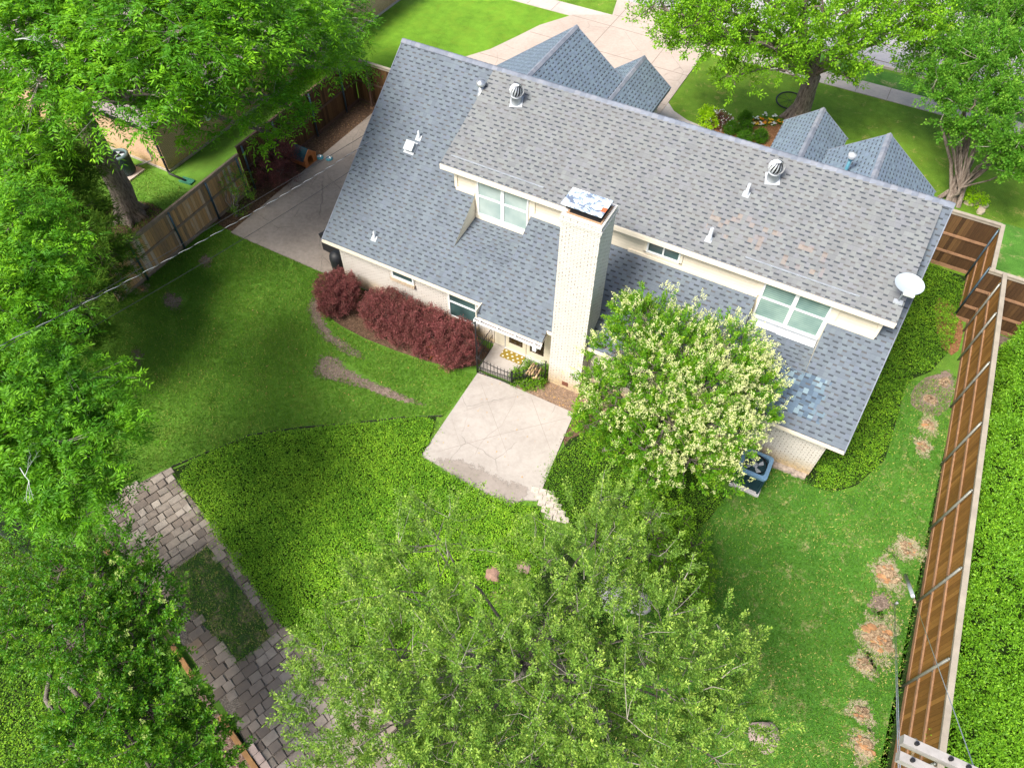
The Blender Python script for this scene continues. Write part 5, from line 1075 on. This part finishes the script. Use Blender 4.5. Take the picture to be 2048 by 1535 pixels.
tree('pecan_tree', 'smaller dark green tree at the top behind the gate fence', G(640, 120), G(640, 120, 3.), .2,
     PL([(640, 30, 3.5, 1.7), (690, 70, 3, 1.4), (590, 60, 4, 1.6), (680, 15, 3.6, 1.4), (650, 100, 3, 1.3)]), 330, 'pecan', 'pecan', 22, nc=5, rl_=.45, npair=5, ll=.16, lw=.045, frac=.5)
tree('pecan_tree', 'bright leafy pecan crown cut by the left picture edge beside the juniper', (-19.5, 4.4, 0), (-19.2, 4.6, 5), .22,
     PL([(50, 430, 7.5, 1.0), (0, 480, 7.5, 1.2), (90, 520, 7.2, 1.0), (20, 580, 7.3, 1.1), (80, 620, 6.8, .9), (-60, 520, 7.5, 1.4), (30, 670, 6.5, .8), (-40, 640, 6.8, 1.2)]), 600, 'pecan', 'pecan_hi', 23, nc=6, rl_=.34, npair=6, ll=.115, lw=.032, frac=.25, rt=.006, rl=.06, inner=.2, twigm='twig', lump=.3)
tree('pecan_tree', 'low spreading pecan crown at the left edge above the paver path', (-16.9, 1.3, 0), (-16.6, 1.8, 4), .2,
     PL([(60, 760, 6.6, 1.1), (150, 800, 6.3, 1.1), (40, 870, 6.4, 1.2), (170, 900, 6.0, 1.15), (90, 960, 5.8, .95), (170, 990, 5.2, .8), (-50, 820, 6.5, 1.4), (-40, 940, 6, 1.1), (215, 850, 5.8, .7)]), 820, 'pecan', 'pecan', 24, nc=6, rl_=.34, npair=6, ll=.115, lw=.032, frac=.25, rt=.006, rl=.06, inner=.2, lump=.3, barkm='bark',
     deadn=[(60, 775, 7.4, .012, 45, -35), (140, 890, 7.2, .012, 60, -10), (40, 935, 6.8, .012, 30, 50)])
tree('juniper', 'feathery dark green juniper filling the corner at the end of the left fence', (-21.9, 7.0, 0), (-21.8, 7.0, 2.5), .2,
     PL([(136, 360, 3.2, 1.1), (116, 420, 3.6, 1.3), (176, 450, 2.6, .8), (151, 510, 3.4, 1.3), (211, 520, 2.6, .85), (126, 610, 3.0, 1.3), (191, 600, 2.4, .9), (86, 690, 2.8, 1.2), (96, 330, 4, 1.4), (46, 360, 4, 1.4), (156, 680, 2.0, .8), (26, 620, 3, 1.6), (96, 500, 3.6, 1.3)]), 2300, 'twig', 'juniper', 25,
     k=70, tl=.55, ll=.16, lw=.019, spread=.55, droop=.25, jit=.12, frac=.4, barkm='bark_g', twigm='twig_dark', inner=.2, zmin=-.3, tipb=.3)
# privets at the bottom left
tree('privet_tree', 'dark glossy privet with yellow green buds beside the lower paver path', (-12.6, -.4, 0), (-12.5, -.3, 1.4), .12,
     PL([(110, 1180, 3.2, 1.0), (210, 1170, 3.3, .95), (290, 1200, 3.0, .8), (60, 1260, 3.2, .9), (170, 1280, 3.4, 1.0), (270, 1290, 3.0, .95), (320, 1280, 2.6, .6), (200, 1390, 3.2, 1.0), (300, 1400, 2.8, .95), (355, 1400, 2.4, .6), (260, 1500, 2.8, 1.0), (370, 1500, 2.4, .8), (160, 1500, 2.8, .8), (430, 1540, 2.0, .6), (420, 1450, 2.0, .5), (330, 1590, 2.6, .9), (250, 1110, 3.0, .6), (320, 1200, 2.2, .4)]), 1150, 'twig', 'privet_d', 26,
     k=56, tl=.40, ll=.080, lw=.038, spread=.9, jit=.06, frac=.25, barkm='bark_g', twigm='twig_dark', inner=.2, zmin=-.2, extra=blooms('bloom_g', .09, .62, .14))
tree('privet_shrub', 'small glossy leaved shrub at the foot of the grey utility pole', G(120, 1130), G(120, 1130, 1.0), .06,
     PL([(90, 1060, 2.0, .7), (150, 1090, 2.2, .7), (60, 1120, 1.8, .7), (200, 1120, 2.2, .6), (120, 1150, 2.0, .7), (30, 1180, 1.6, .7)]), 300, 'twig', 'privet_d', 27, k=44, tl=.35, ll=.05, lw=.028, spread=.9, barkm='bark_g', twigm='twig_dark', inner=.2, cat='shrub')
# flowering privet by the house
tree('flowering_privet', 'round privet tree covered in cream blossom in front of the house wall', (-1.5, 12.45, 0), (-1.5, 12.5, 1.2), .13,
     PL([(1290, 650, 4.3, .95), (1360, 690, 4.4, .95), (1450, 700, 4.4, .90), (1235, 700, 3.8, .8), (1300, 760, 4.2, 1.0), (1400, 780, 4.3, 1.0), (1490, 760, 4.0, .75), (1240, 790, 3.2, .85), (1200, 830, 2.6, .65), (1330, 850, 3.6, 1.0), (1430, 860, 3.7, .95), (1510, 830, 3.3, .55), (1380, 920, 3.0, .85), (1440, 945, 2.9, .50), (1290, 900, 2.4, .8), (1200, 770, 3.0, .55), (1270, 630, 4.4, .55), (1175, 850, 1.9, .5), (1525, 775, 3.8, .45), (1250, 860, 2.2, .7), (1300, 950, 1.6, .6), (1210, 900, 1.4, .5)]), 2100, 'twig', 'privet', 28,
     k=60, tl=.34, ll=.066, lw=.032, spread=.95, jit=.05, frac=.2, barkm='bark_g', twigm='twig_dark', inner=.25, zmin=-.4, dirup=.6, lump=.3, extra=blooms('bloom', .74, .22, .20, 26))
# big live oak in the foreground
tree('live_oak', 'large grey green live oak with pale twigs filling the bottom centre', (-1.9, 4.2, 0), (-1.8, 4.2, 3.0), .14,
     PL([(870, 1090, 6.3, .95), (780, 1180, 6.2, .95), (860, 1215, 6.5, .9), (1190, 1080, 7.0, .95), (1100, 1120, 6.6, .8), (1270, 1120, 6.6, .8), (1150, 1190, 7.0, 1.0), (1070, 1290, 7.1, .95), (700, 1290, 6.3, .85), (800, 1320, 6.8, 1.0), (930, 1340, 7.2, 1.1), (1200, 1300, 7.4, 1.1), (1320, 1260, 7.0, .9), (1400, 1310, 6.6, .8), (1330, 1380, 7.2, 1.0), (1430, 1420, 6.4, .8), (1100, 1410, 7.6, 1.1), (680, 1400, 6.2, .8), (780, 1450, 6.8, 1.0), (910, 1480, 7.2, 1.1), (1220, 1460, 7.4, 1.1), (1370, 1500, 6.8, .9), (1060, 1530, 7.4, 1.1), (700, 1530, 6.2, .8), (1470, 1540, 6.0, .7), (1270, 1580, 7.0, 1.0), (870, 1600, 6.8, 1.0), (630, 1360, 5.8, .45), (1480, 1300, 6.0, .4), (850, 1040, 6.0, .40), (1240, 1010, 6.9, .42), (1300, 1040, 6.6, .35)]), 2300, 'twig', 'oak', 29,
     k=96, tl=.50, ll=.050, lw=.023, spread=.8, jit=.06, frac=.22, gap=-.72, barkm='bark_g', inner=.30, zmin=-.2, dirup=.8, lump=.42, shoots=.10, rt=.005, rl=.030, nsub=6)
tree('holly_shrub', 'rounded glossy green shrub at the right side of the live oak', G(1320, 1160), G(1320, 1160, .6), .05,
     PL([(1290, 1050, 1.3, .7), (1340, 1050, 1.2, .6), (1310, 1110, 1.4, .75), (1370, 1105, 1.3, .65), (1350, 1170, 1.3, .75), (1395, 1150, 1.1, .45), (1270, 1170, 1., .6), (1385, 1200, 1.0, .5)]), 520, 'twig', 'coverd', 30, k=46, tl=.30, ll=.055, lw=.036, barkm='bark_g', twigm='twig_dark', inner=.2, cat='shrub')
# front yard oak
b6 = G(1592, 238)
tree('front_oak', 'spreading oak with dark forked trunk on the front lawn', b6, (b6[0]+.1, b6[1]+.05, 2.2), .42,
     PL([(1340, 25, 5.2, 1.7), (1440, 20, 5.6, 1.8), (1540, 5, 6, 2.0), (1650, 20, 6, 1.9), (1760, 20, 5.6, 1.8), (1420, 90, 4.6, 1.4), (1520, 85, 4.8, 1.6), (1610, 80, 5.0, 1.6), (1700, 90, 4.8, 1.3), (1350, 75, 4.2, 1.1), (1780, 75, 4.4, 1.2), (1480, 150, 3.6, .95), (1560, 140, 3.8, 1.1), (1690, 150, 3.6, .75), (1820, 40, 5, 1.4), (1400, 60, 5, 1.6), (1590, -60, 6, 2.4), (1760, -50, 5.6, 2.2)]), 1150, 'twig', 'oak_f', 31,
     k=58, tl=.75, ll=.12, lw=.07, spread=.9, jit=.16, frac=.25, rt=.016, rl=.09, zmin=-.4, lump=.4, inner=.25, barkm='bark', twigm='twig_dark', nsub=5, flare=True)
# multi trunk tree at the right
b7 = G(1900, 408); rt7 = np.random.default_rng(3)
L7 = PL([(1930, 60, 4.6, 1.7), (2010, 40, 5, 1.9), (1880, 110, 4.2, 1.3), (1960, 130, 4.6, 1.6), (2040, 140, 4.8, 1.7), (1880, 180, 3.8, 1.0), (1950, 210, 4.0, 1.2), (2030, 230, 4.2, 1.3), (1900, 240, 3.4, .65), (2000, 290, 3.6, .8), (2080, 60, 5, 2.), (2060, 310, 3.6, .9), (1860, 150, 3.6, .8), (1945, 265, 3.3, .7), (1990, 315, 3.0, .6), (1905, 275, 3.0, .45), (2030, 340, 3.0, .6)])
def stems(root, P, A, RR, rng):
    mb = MB()
    for (px, py, z) in ((1880, 240, 2.8), (1915, 250, 2.8), (1950, 240, 3.0), (1990, 240, 3.0), (2020, 280, 2.8), (2048, 300, 2.6), (1930, 280, 2.4)):
        e = np.array(G(px, py, z)); b = np.array(b7)+np.append(rng.normal(0, .12, 2), 0); m1 = b+(e-b)*.45+np.array([rng.normal(0, .12), rng.normal(0, .12), .25]); mb.tube([b, b+(m1-b)*.5, m1, e], [.10, .085, .07, .045], 8)
    finish(root, mb.build('stems', M['stem'], root, fixn=False))
M['stem'] = bark_mat('pale_bark', (.11, .08, .06), (.30, .25, .21), .8)
tree('crape_myrtle', 'multi stemmed tree with pale trunks at the upper right corner', b7, (b7[0], b7[1], .8), .08, L7, 1250, 'twig', 'myrtle', 32, k=80, tl=.6, ll=.105, lw=.055, spread=.9, jit=.14, frac=.2, rt=.012, rl=.035, zmin=-.4, lump=.35, barkm='stem', extra=stems)
# burgundy shrubs
def shrub(name, label, base, lobes, n, leafm, seed, group=None, **kw):
    d = dict(k=80, tl=.16, ll=.036, lw=.030, spread=1.2, jit=.12, barkm='bark_g', twigm='twig_dark', inner=.25, cat='shrub', zmin=-.75, flat=.95, lump=.15, frac=.5, nsub=4, dirup=.3, rt=.006); d.update(kw)
    return tree(name, label, base, (base[0], base[1], .25), .05, lobes, n, 'twig', leafm, seed, group, **d)
BX = lambda L: [(x, y, z, r) for x, y, z, r in L]
shrub('loropetalum', 'round burgundy shrub at the left end beside the concrete corner', (-13.95, 13.1, 0), BX([(-14.25, 13.1, .70, .60), (-13.75, 13.0, .66, .56), (-13.95, 13.35, .85, .55), (-14.0, 12.75, .50, .50)]), 520, 'loro', 41, 'burgundy shrubs along the house wall')
for i, (x0, lb) in enumerate(((-11.95, 'first burgundy hedge shrub, right of the round one'), (-11.05, 'second burgundy hedge shrub, in front of the brick between the windows'), (-10.15, 'third burgundy hedge shrub, in front of the larger window'), (-9.1, 'last burgundy hedge shrub with orange leaves, beside the iron gate panel'))):
    zz = .80-.04*i
    shrub('loropetalum', lb, (x0, 13.1, 0), BX([(x0-.28, 13.05, zz, .58), (x0+.28, 13.0, zz-.02, .58), (x0, 13.4, zz+.08, .52), (x0, 12.8, .5, .5)]), 500, 'loro', 42+i, 'burgundy shrubs along the house wall')
M['orange_leaf'] = leaf_mat('orange_leaf', (.20, .05, .02), (.42, .13, .03), (.5, .2, .04))
rg = np.random.default_rng(50); c = np.array([-9.5, 12.62, .45]); P = c+rg.normal(0, 1, (40, 3))*np.array([.32, .10, .14]); a = twig_leaves(P, rg.normal(0, 1, (40, 3)), 24, .2, .035, .02, rg)
lastshrub = [o for o in COL.objects if o.name.startswith('loropetalum')][-1]
o = leafmesh('orange_leaves', *a, M['orange_leaf'], lastshrub); finish(lastshrub, o)
shrub('japanese_maple', 'red brown feathery shrub between the left fence and the dog house', (-21.0, 18.0, 0), PL([(548, 310, .9, .60), (572, 303, .9, .48), (535, 340, .7, .6), (562, 345, .6, .50), (550, 290, 1.2, .5)]), 420, 'maple', 51, k=40, tl=.40, ll=.075, lw=.018, droop=.5)
shrub('climbing_shrub', 'small sparse green shrub leaning on the weathered left fence', (-20.75, 15.1, 0), [(*G(470, 350, 1.3), .28), (*G(455, 375, 1.2), .25), (*G(485, 385, .9), .35), (*G(475, 415, .4), .32), (*G(490, 355, 1.2), .25), (*G(452, 350, 1.5), .18)], 75, 'privet', 52, k=30, tl=.28, ll=.05, lw=.03)
# ivy at the porch
shrub('ivy', 'low green ivy clump around the firewood behind the iron fence', (-6.5, 13.35, 0), BX([(-6.65, 13.15, .12, .22), (-6.4, 13.4, .16, .25), (-6.1, 13.55, .2, .25), (-6.75, 13.35, .15, .2), (-6.55, 13.75, .2, .2), (-6.05, 13.85, .2, .2), (-6.3, 13.15, .1, .2), (-6.0, 13.3, .14, .2)]), 230, 'coverd', 53, k=26, tl=.14, ll=.042, lw=.036, cat='ivy')
# front bed
for i, (px, py, lb) in enumerate(((1487, 243, 'clipped round box ball nearest the front lawn'), (1460, 263, 'leftmost clipped box ball in the straw bed'), (1487, 263, 'clipped box ball in the middle of the straw bed'), (1518, 278, 'rightmost clipped box ball beside the front gable'), (1486, 284, 'clipped box ball lowest in the bed, just above the roof ridge'))):
    x, y, _ = G(px, py+4); shrub('box_ball', lb, (x, y, 0), [(x, y, .26, .27)], 95, 'box', 60+i, 'clipped box balls in the front flower bed', k=50, tl=.12, ll=.04, lw=.025, lump=.05, inner=.1, zmin=-.6, flat=1.)
x, y, _ = G(1424, 250); shrub('lime_shrub', 'lime green leafy shrub at the left end of the front bed', (x-.3, y+.1, 0), [(x-.35, y+.2, .3, .35), (x-.1, y-.3, .3, .32)], 70, 'lime', 70, k=30, tl=.2, ll=.08, lw=.05)
M['white_petal'] = leaf_mat('white_petal', (.75, .75, .72), (.9, .9, .88), (.9, .9, .9)); M['orange_petal'] = leaf_mat('orange_petal', (.75, .20, .01), (.85, .35, .02), (.85, .5, .03)); M['yellow_petal'] = leaf_mat('yellow_petal', (.8, .5, .02), (.85, .6, .03), (.9, .7, .1)); M['pink_petal'] = leaf_mat('pink_petal', (.6, .06, .12), (.7, .1, .2), (.8, .2, .3))
x, y, _ = G(1436, 252); shrub('white_flower_shrub', 'dark shrub dotted with white flowers in the front bed', (x, y, 0), [(x, y, .3, .38), (x+.3, y-.1, .28, .3)], 90, 'maple', 71, k=34, tl=.18, ll=.05, lw=.03, extra=blooms('white_petal', .45, .3, .06, 10, .1))
rr = random.Random(12)
FW = [(1492+i*9.5, 236+rr.uniform(-2, 8)+(i % 2)*6) for i in range(8)]+[(1505+i*8, 250+rr.uniform(-2, 4)) for i in range(6)]
cols = ['pink_petal', 'orange_petal', 'white_petal', 'orange_petal', 'white_petal', 'yellow_petal', 'white_petal', 'orange_petal', 'white_petal', 'yellow_petal', 'white_petal', 'orange_petal', 'yellow_petal', 'white_petal']
FL = ['pink bedding flower at the left end of the upper row in the straw', 'orange bedding flower touching the pink one', 'white bedding flower between two orange ones in the upper row', 'orange bedding flower in the middle of the upper row, above the yellow one', 'white bedding flower right of the middle of the upper row',
      'yellow bedding flower in the upper row, farthest from the box balls', 'white bedding flower beside the last orange one of the upper row', 'orange bedding flower at the right end of the upper row, next to the oak', 'white bedding flower at the left end of the lower row', 'yellow bedding flower in the lower row beside its leftmost white one',
      'white bedding flower in the middle of the lower row, left of the orange one', 'orange bedding flower in the lower row, the only orange there', 'yellow bedding flower between orange and white ones in the lower row', 'white bedding flower at the right end of the lower row']
for i, (px, py) in enumerate(FW):
    x, y, _ = G(px, py); nm = cols[i].split('_')[0]; rg = np.random.default_rng(80+i); root = plantobj('flowering_plant', FL[i], 'flower', (x, y), '%s bedding flowers in the front bed' % nm)
    N = 60; B = np.array([x, y, .02])+rg.normal(0, .05, (N, 3))*[1, 1, .4]; finish(root, leafmesh('foliage', B, rg.normal(0, 1, (N, 3))+[0, 0, 1], np.full(N, .08), np.full(N, .035), rg.random(N), rg.random(N)*.3, M['box'], root, i))
    C_ = np.array([x, y, .12])+rg.normal(0, .06, (6, 3))*[1, 1, .3]; B = rep(C_, 7); t = np.tile(np.arange(7)*.9, 6); finish(root, leafmesh('petals', B, np.stack([np.cos(t), np.sin(t), np.full(len(t), .35)], 1), np.full(len(t), .065), np.full(len(t), .06), rg.random(len(t)), rg.random(len(t)), M[cols[i]], root, i))
x, y, _ = G(1935, 402); shrub('yellow_green_shrub', 'small yellow green shrub at the foot of the right front tree', (x, y, 0), [(x, y, .25, .35), (x+.4, y-.1, .2, .25)], 70, 'lime', 72, k=30, tl=.2, ll=.06, lw=.035)
# big clipped hedges beyond the right fence
def hedge(name, label, x0, x1, y0, y1, h, n, seed, tilt=0.):
    rng = np.random.default_rng(seed); root = plantobj(name, label, 'hedge', ((x0+x1)/2, (y0+y1)/2)); A1 = (x1-x0)*(y1-y0); A2 = (y1-y0)*h; A3 = (x1-x0)*h
    f = rng.choice(4, n, p=np.array([A1*1.2, A2, A3, A3])/(A1*1.2+A2+2*A3)); u, v = rng.random(n), rng.random(n); X = x0+(x1-x0)*u; Yy = y0+(y1-y0)*v
    lz = .10*np.sin(X*2.1+Yy*1.3)+.08*np.sin(Yy*2.7-X)+.06*np.sin(X*5+Yy*4)
    edge = np.minimum(np.minimum(X-x0, Yy-y0), y1-Yy); Z = h+lz-.35*np.clip(1-edge/.5, 0, 1)**2
    P = np.stack([X, Yy, Z], 1); A = np.tile([0, 0, 1.], (n, 1)); lx = .10*np.sin(Yy*2.3)+.08*np.sin(Yy*5.1+u*4)
    P[f == 1] = np.stack([x0+lx, Yy, u*h*.95], 1)[f == 1]; A[f == 1] = [-1, 0, .35]
    P[f == 2] = np.stack([X, y0+lx, v*h*.95], 1)[f == 2]; A[f == 2] = [0, -1, .35]; P[f == 3] = np.stack([X, y1+lx, v*h*.95], 1)[f == 3]; A[f == 3] = [0, 1, .35]
    c = np.clip(.45+.25*np.sin(X*2+Yy*1.1)*np.sin(Yy*1.7)+rng.normal(0, .2, n), 0, 1)
    a = twig_leaves(P+rng.normal(0, .04, P.shape), A+rng.normal(0, .35, P.shape), 9, .18, .075, .034, rng, 1.0, 0, .06, c); finish(root, leafmesh('foliage', *a, M['hedge'], root, seed))
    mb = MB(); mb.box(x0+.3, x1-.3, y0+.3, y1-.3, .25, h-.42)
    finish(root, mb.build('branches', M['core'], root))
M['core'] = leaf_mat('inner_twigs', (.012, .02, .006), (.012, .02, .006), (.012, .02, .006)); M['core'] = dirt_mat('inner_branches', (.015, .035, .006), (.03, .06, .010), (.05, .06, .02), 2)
hedge('clipped_hedge', 'long bright green glossy hedge beyond the right fence, nearer section', 7.25, 12.5, -1.0, 17.7, 1.95, 36000, 90)
hedge('clipped_hedge', 'shorter far section of the glossy hedge below the perpendicular fence', 7.6, 12.0, 18.15, 22.2, 1.9, 7500, 91)
# fallen leaves: small dry leaves lying on lawns, concrete and roof valley
def litter(name, label, P, n, z, seed, cols=((.30, .20, .08), (.45, .33, .14), (.55, .30, .10))):
    rng = np.random.default_rng(seed); X, Y_ = scatter(P, n, rng); k = len(X); B = np.stack([X, Y_, np.full(k, z)], 1); D = rng.normal(0, 1, (k, 3)); D[:, 2] = np.abs(D[:, 2])*.12
    if 'litter' not in M: M['litter'] = leaf_mat('dry_leaf', *cols, .8, .1)
    o = leafmesh(name, B, D, .06*rng.uniform(.5, 1.3, k), .035*rng.uniform(.5, 1.3, k), rng.random(k), rng.random(k), M['litter'], None, seed, flat=3.); o['kind'] = 'stuff'; o['label'] = label; o['category'] = 'leaf litter'
litter('fallen_leaves', 'scattered dry fallen leaves on the left lawn', [(-18, 7), (-12, 8.5), (-9, 10.5), (-9, 12), (-15, 12.5), (-19, 11)], 2.2, .05, 201)
litter('fallen_leaves', 'scattered dry leaves and twigs in the mulch strip by the left fence', [(-21.3, 14.3), (-20.1, 14.3), (-20.0, 24.4), (-21.3, 24.4)], 14, .045, 202)
litter('fallen_leaves', 'sparse dry leaves on the right lawn', [(-1, 3), (6.5, 3), (6.5, 16), (4.5, 13.5), (1.5, 12)], 1.2, .05, 203)
litter('fallen_leaves', 'few dry leaves on the concrete patio', [(-8, 9.2), (-4.1, 9.6), (-4.4, 12.8), (-8, 12.8)], 2.0, .056, 204)
litter('fallen_leaves', 'dry leaves on the soil at the foot of the chimney', [(-6.4, 12.9), (-3.4, 13.0), (-3.4, 13.6), (-6.4, 13.6)], 60, .02, 205)
# ground covers and grass blades
def cover(label, P, dens, leafm, seed, ll=.05, lw=.038, h=.12, excl=()):
    rng = np.random.default_rng(seed); X, Y_ = scatter(P, dens, rng, excl); n = len(X); far_ = rng.random(n) < .25; X = X+np.where(far_, rng.normal(0, .16, n), 0); Y_ = Y_+np.where(far_, rng.normal(0, .16, n), 0)
    lump = .05*np.sin(X*3.3+Y_*2)+.04*np.sin(Y_*5-X*2.2)+.04*np.sin(X*9+2*np.sin(Y_*7))*np.sin(Y_*8-X*3); B = np.stack([X, Y_, .03+h*rng.random(n)**.6+np.maximum(lump, -.03)], 1)
    c = np.clip(.5+.18*np.sin(X*1.3+1.1*np.sin(Y_*.9))*np.sin(Y_*1.7)+.12*np.sin(X*5+Y_*3.1)*np.sin(Y_*6.3-X*2)+rng.normal(0, .30, n), 0, 1)
    D = rng.normal(0, 1, (n, 3)); D[:, 2] = np.abs(D[:, 2])*.5+.1
    o = leafmesh('ground_cover', B, D, ll*rng.uniform(.6, 1.25, n), lw*rng.uniform(.6, 1.25, n), c, np.clip((c-.55)*1.6, 0, 1)*rng.random(n), M[leafm], None, seed, flat=1.4)
    o['kind'] = 'stuff'; o['label'] = label; o['category'] = 'ground cover'
stump_ex = [[(x+.55*math.cos(t), y+.55*math.sin(t)) for t in np.linspace(0, 6.28, 9)[:-1]] for x, y in [(-2.42, 7.0)]]
jit = lambda P, s: [(p[0]+random.Random(i*3+s).uniform(-.08, .08), p[1]+random.Random(i*5+s).uniform(-.08, .08)) for i, p in enumerate(smooth_poly(P, 2))]
cover('dense bright green trailing ground cover between the lawn edging and the paver path', jit(coverA, 1), 2100, 'cover', 101)
cover('green ground cover below the flowering privet beside the patio', jit(coverB, 2), 1500, 'coverd', 102, ll=.04, lw=.03)
cover('thick ground cover strip between the house end and the right fence', jit(coverC, 3), 1500, 'coverd', 103, ll=.05, lw=.038, h=.09)
def blades(label, P, dens, leafm, seed, excl=(), thin=(), L=.085, w=.015, h0=.01, dryp=.10):
    rng = np.random.default_rng(seed); X, Y_ = scatter(P, dens, rng, excl); k = np.ones(len(X), bool)
    for t in thin: k &= ~(inpoly(X, Y_, t) & (rng.random(len(X)) < .85))
    X, Y_ = X[k], Y_[k]; n = len(X); nz = np.sin(X*.9+1.7*np.sin(Y_*.6))*np.sin(Y_*1.1+X*.4); c = np.clip(.5+.25*nz+rng.normal(0, .25, n), 0, 1)
    D = rng.normal(0, .55, (n, 3)); D[:, 2] = rng.uniform(.35, 1.1, n)
    dry = np.where(rng.random(n) < dryp*(1+.8*np.sin(X*2.3)*np.sin(Y_*2.9+X)), rng.random(n), 0)
    o = leafmesh('grass_blades', np.stack([X, Y_, np.full(n, h0)], 1), D, L*rng.uniform(.5, 1.3, n), w*rng.uniform(.7, 1.4, n), c, dry, M[leafm], None, seed, flat=1.2)
    o['kind'] = 'stuff'; o['label'] = label; o['category'] = 'grass'
tst = [[(G(px, py)[0]+R_*.62*math.cos(t), G(px, py)[1]+R_*.68*math.sin(t)) for t in np.linspace(0, 6.28, 9)[:-1]] for (px, py), R_, _, _ in SP]
back = [(-22, 2.9), (-17, 2.9), (-15.75, 3.4), (-14.6, 4.95), (-13.2, 7.05), (-11.9, 8.05), (-10.6, 8.95), (-9.3, 9.92), (-8.1, 10.65), (-8.0, 12.7), (-9.5, 12.35), (-11, 12.2), (-13, 12.15), (-14.9, 12.6), (-15.3, 14.14), (-20.25, 14.18), (-21.2, 14.4), (-21.25, 8)]
blades('short green lawn grass of the left back yard', back, 1100, 'blade', 111, thin=[smooth_poly(w_, 1) for w_ in (worn1, worn2, worn3, worn4)], dryp=.16)
blades('short green lawn grass of the right back yard', right_lawn, 1100, 'blade_r', 112, thin=tst, dryp=.16)
blades('thin grass rectangle set into the paver path', gr, 900, 'blade_r', 113, dryp=.3, h0=.03)
nbl = [(-32, 5), (-21.3, 5), (-21.35, 15), (-25, 15.6), (-32, 15.6)]
blades('grass of the neighbouring yard around the pecan trunk', nbl, 350, 'blade', 114, L=.10, w=.02)
cover('uneven weedy growth at the lower left corner', [(-22, 3.1), (-16.4, 2.8), (-15.4, 2.4), (-12.5, 1.1), (-9.5, -.1), (-7, -2.1), (-6, -6), (-18, -6)], 1100, 'coverd', 115, ll=.07, lw=.035, h=.10)
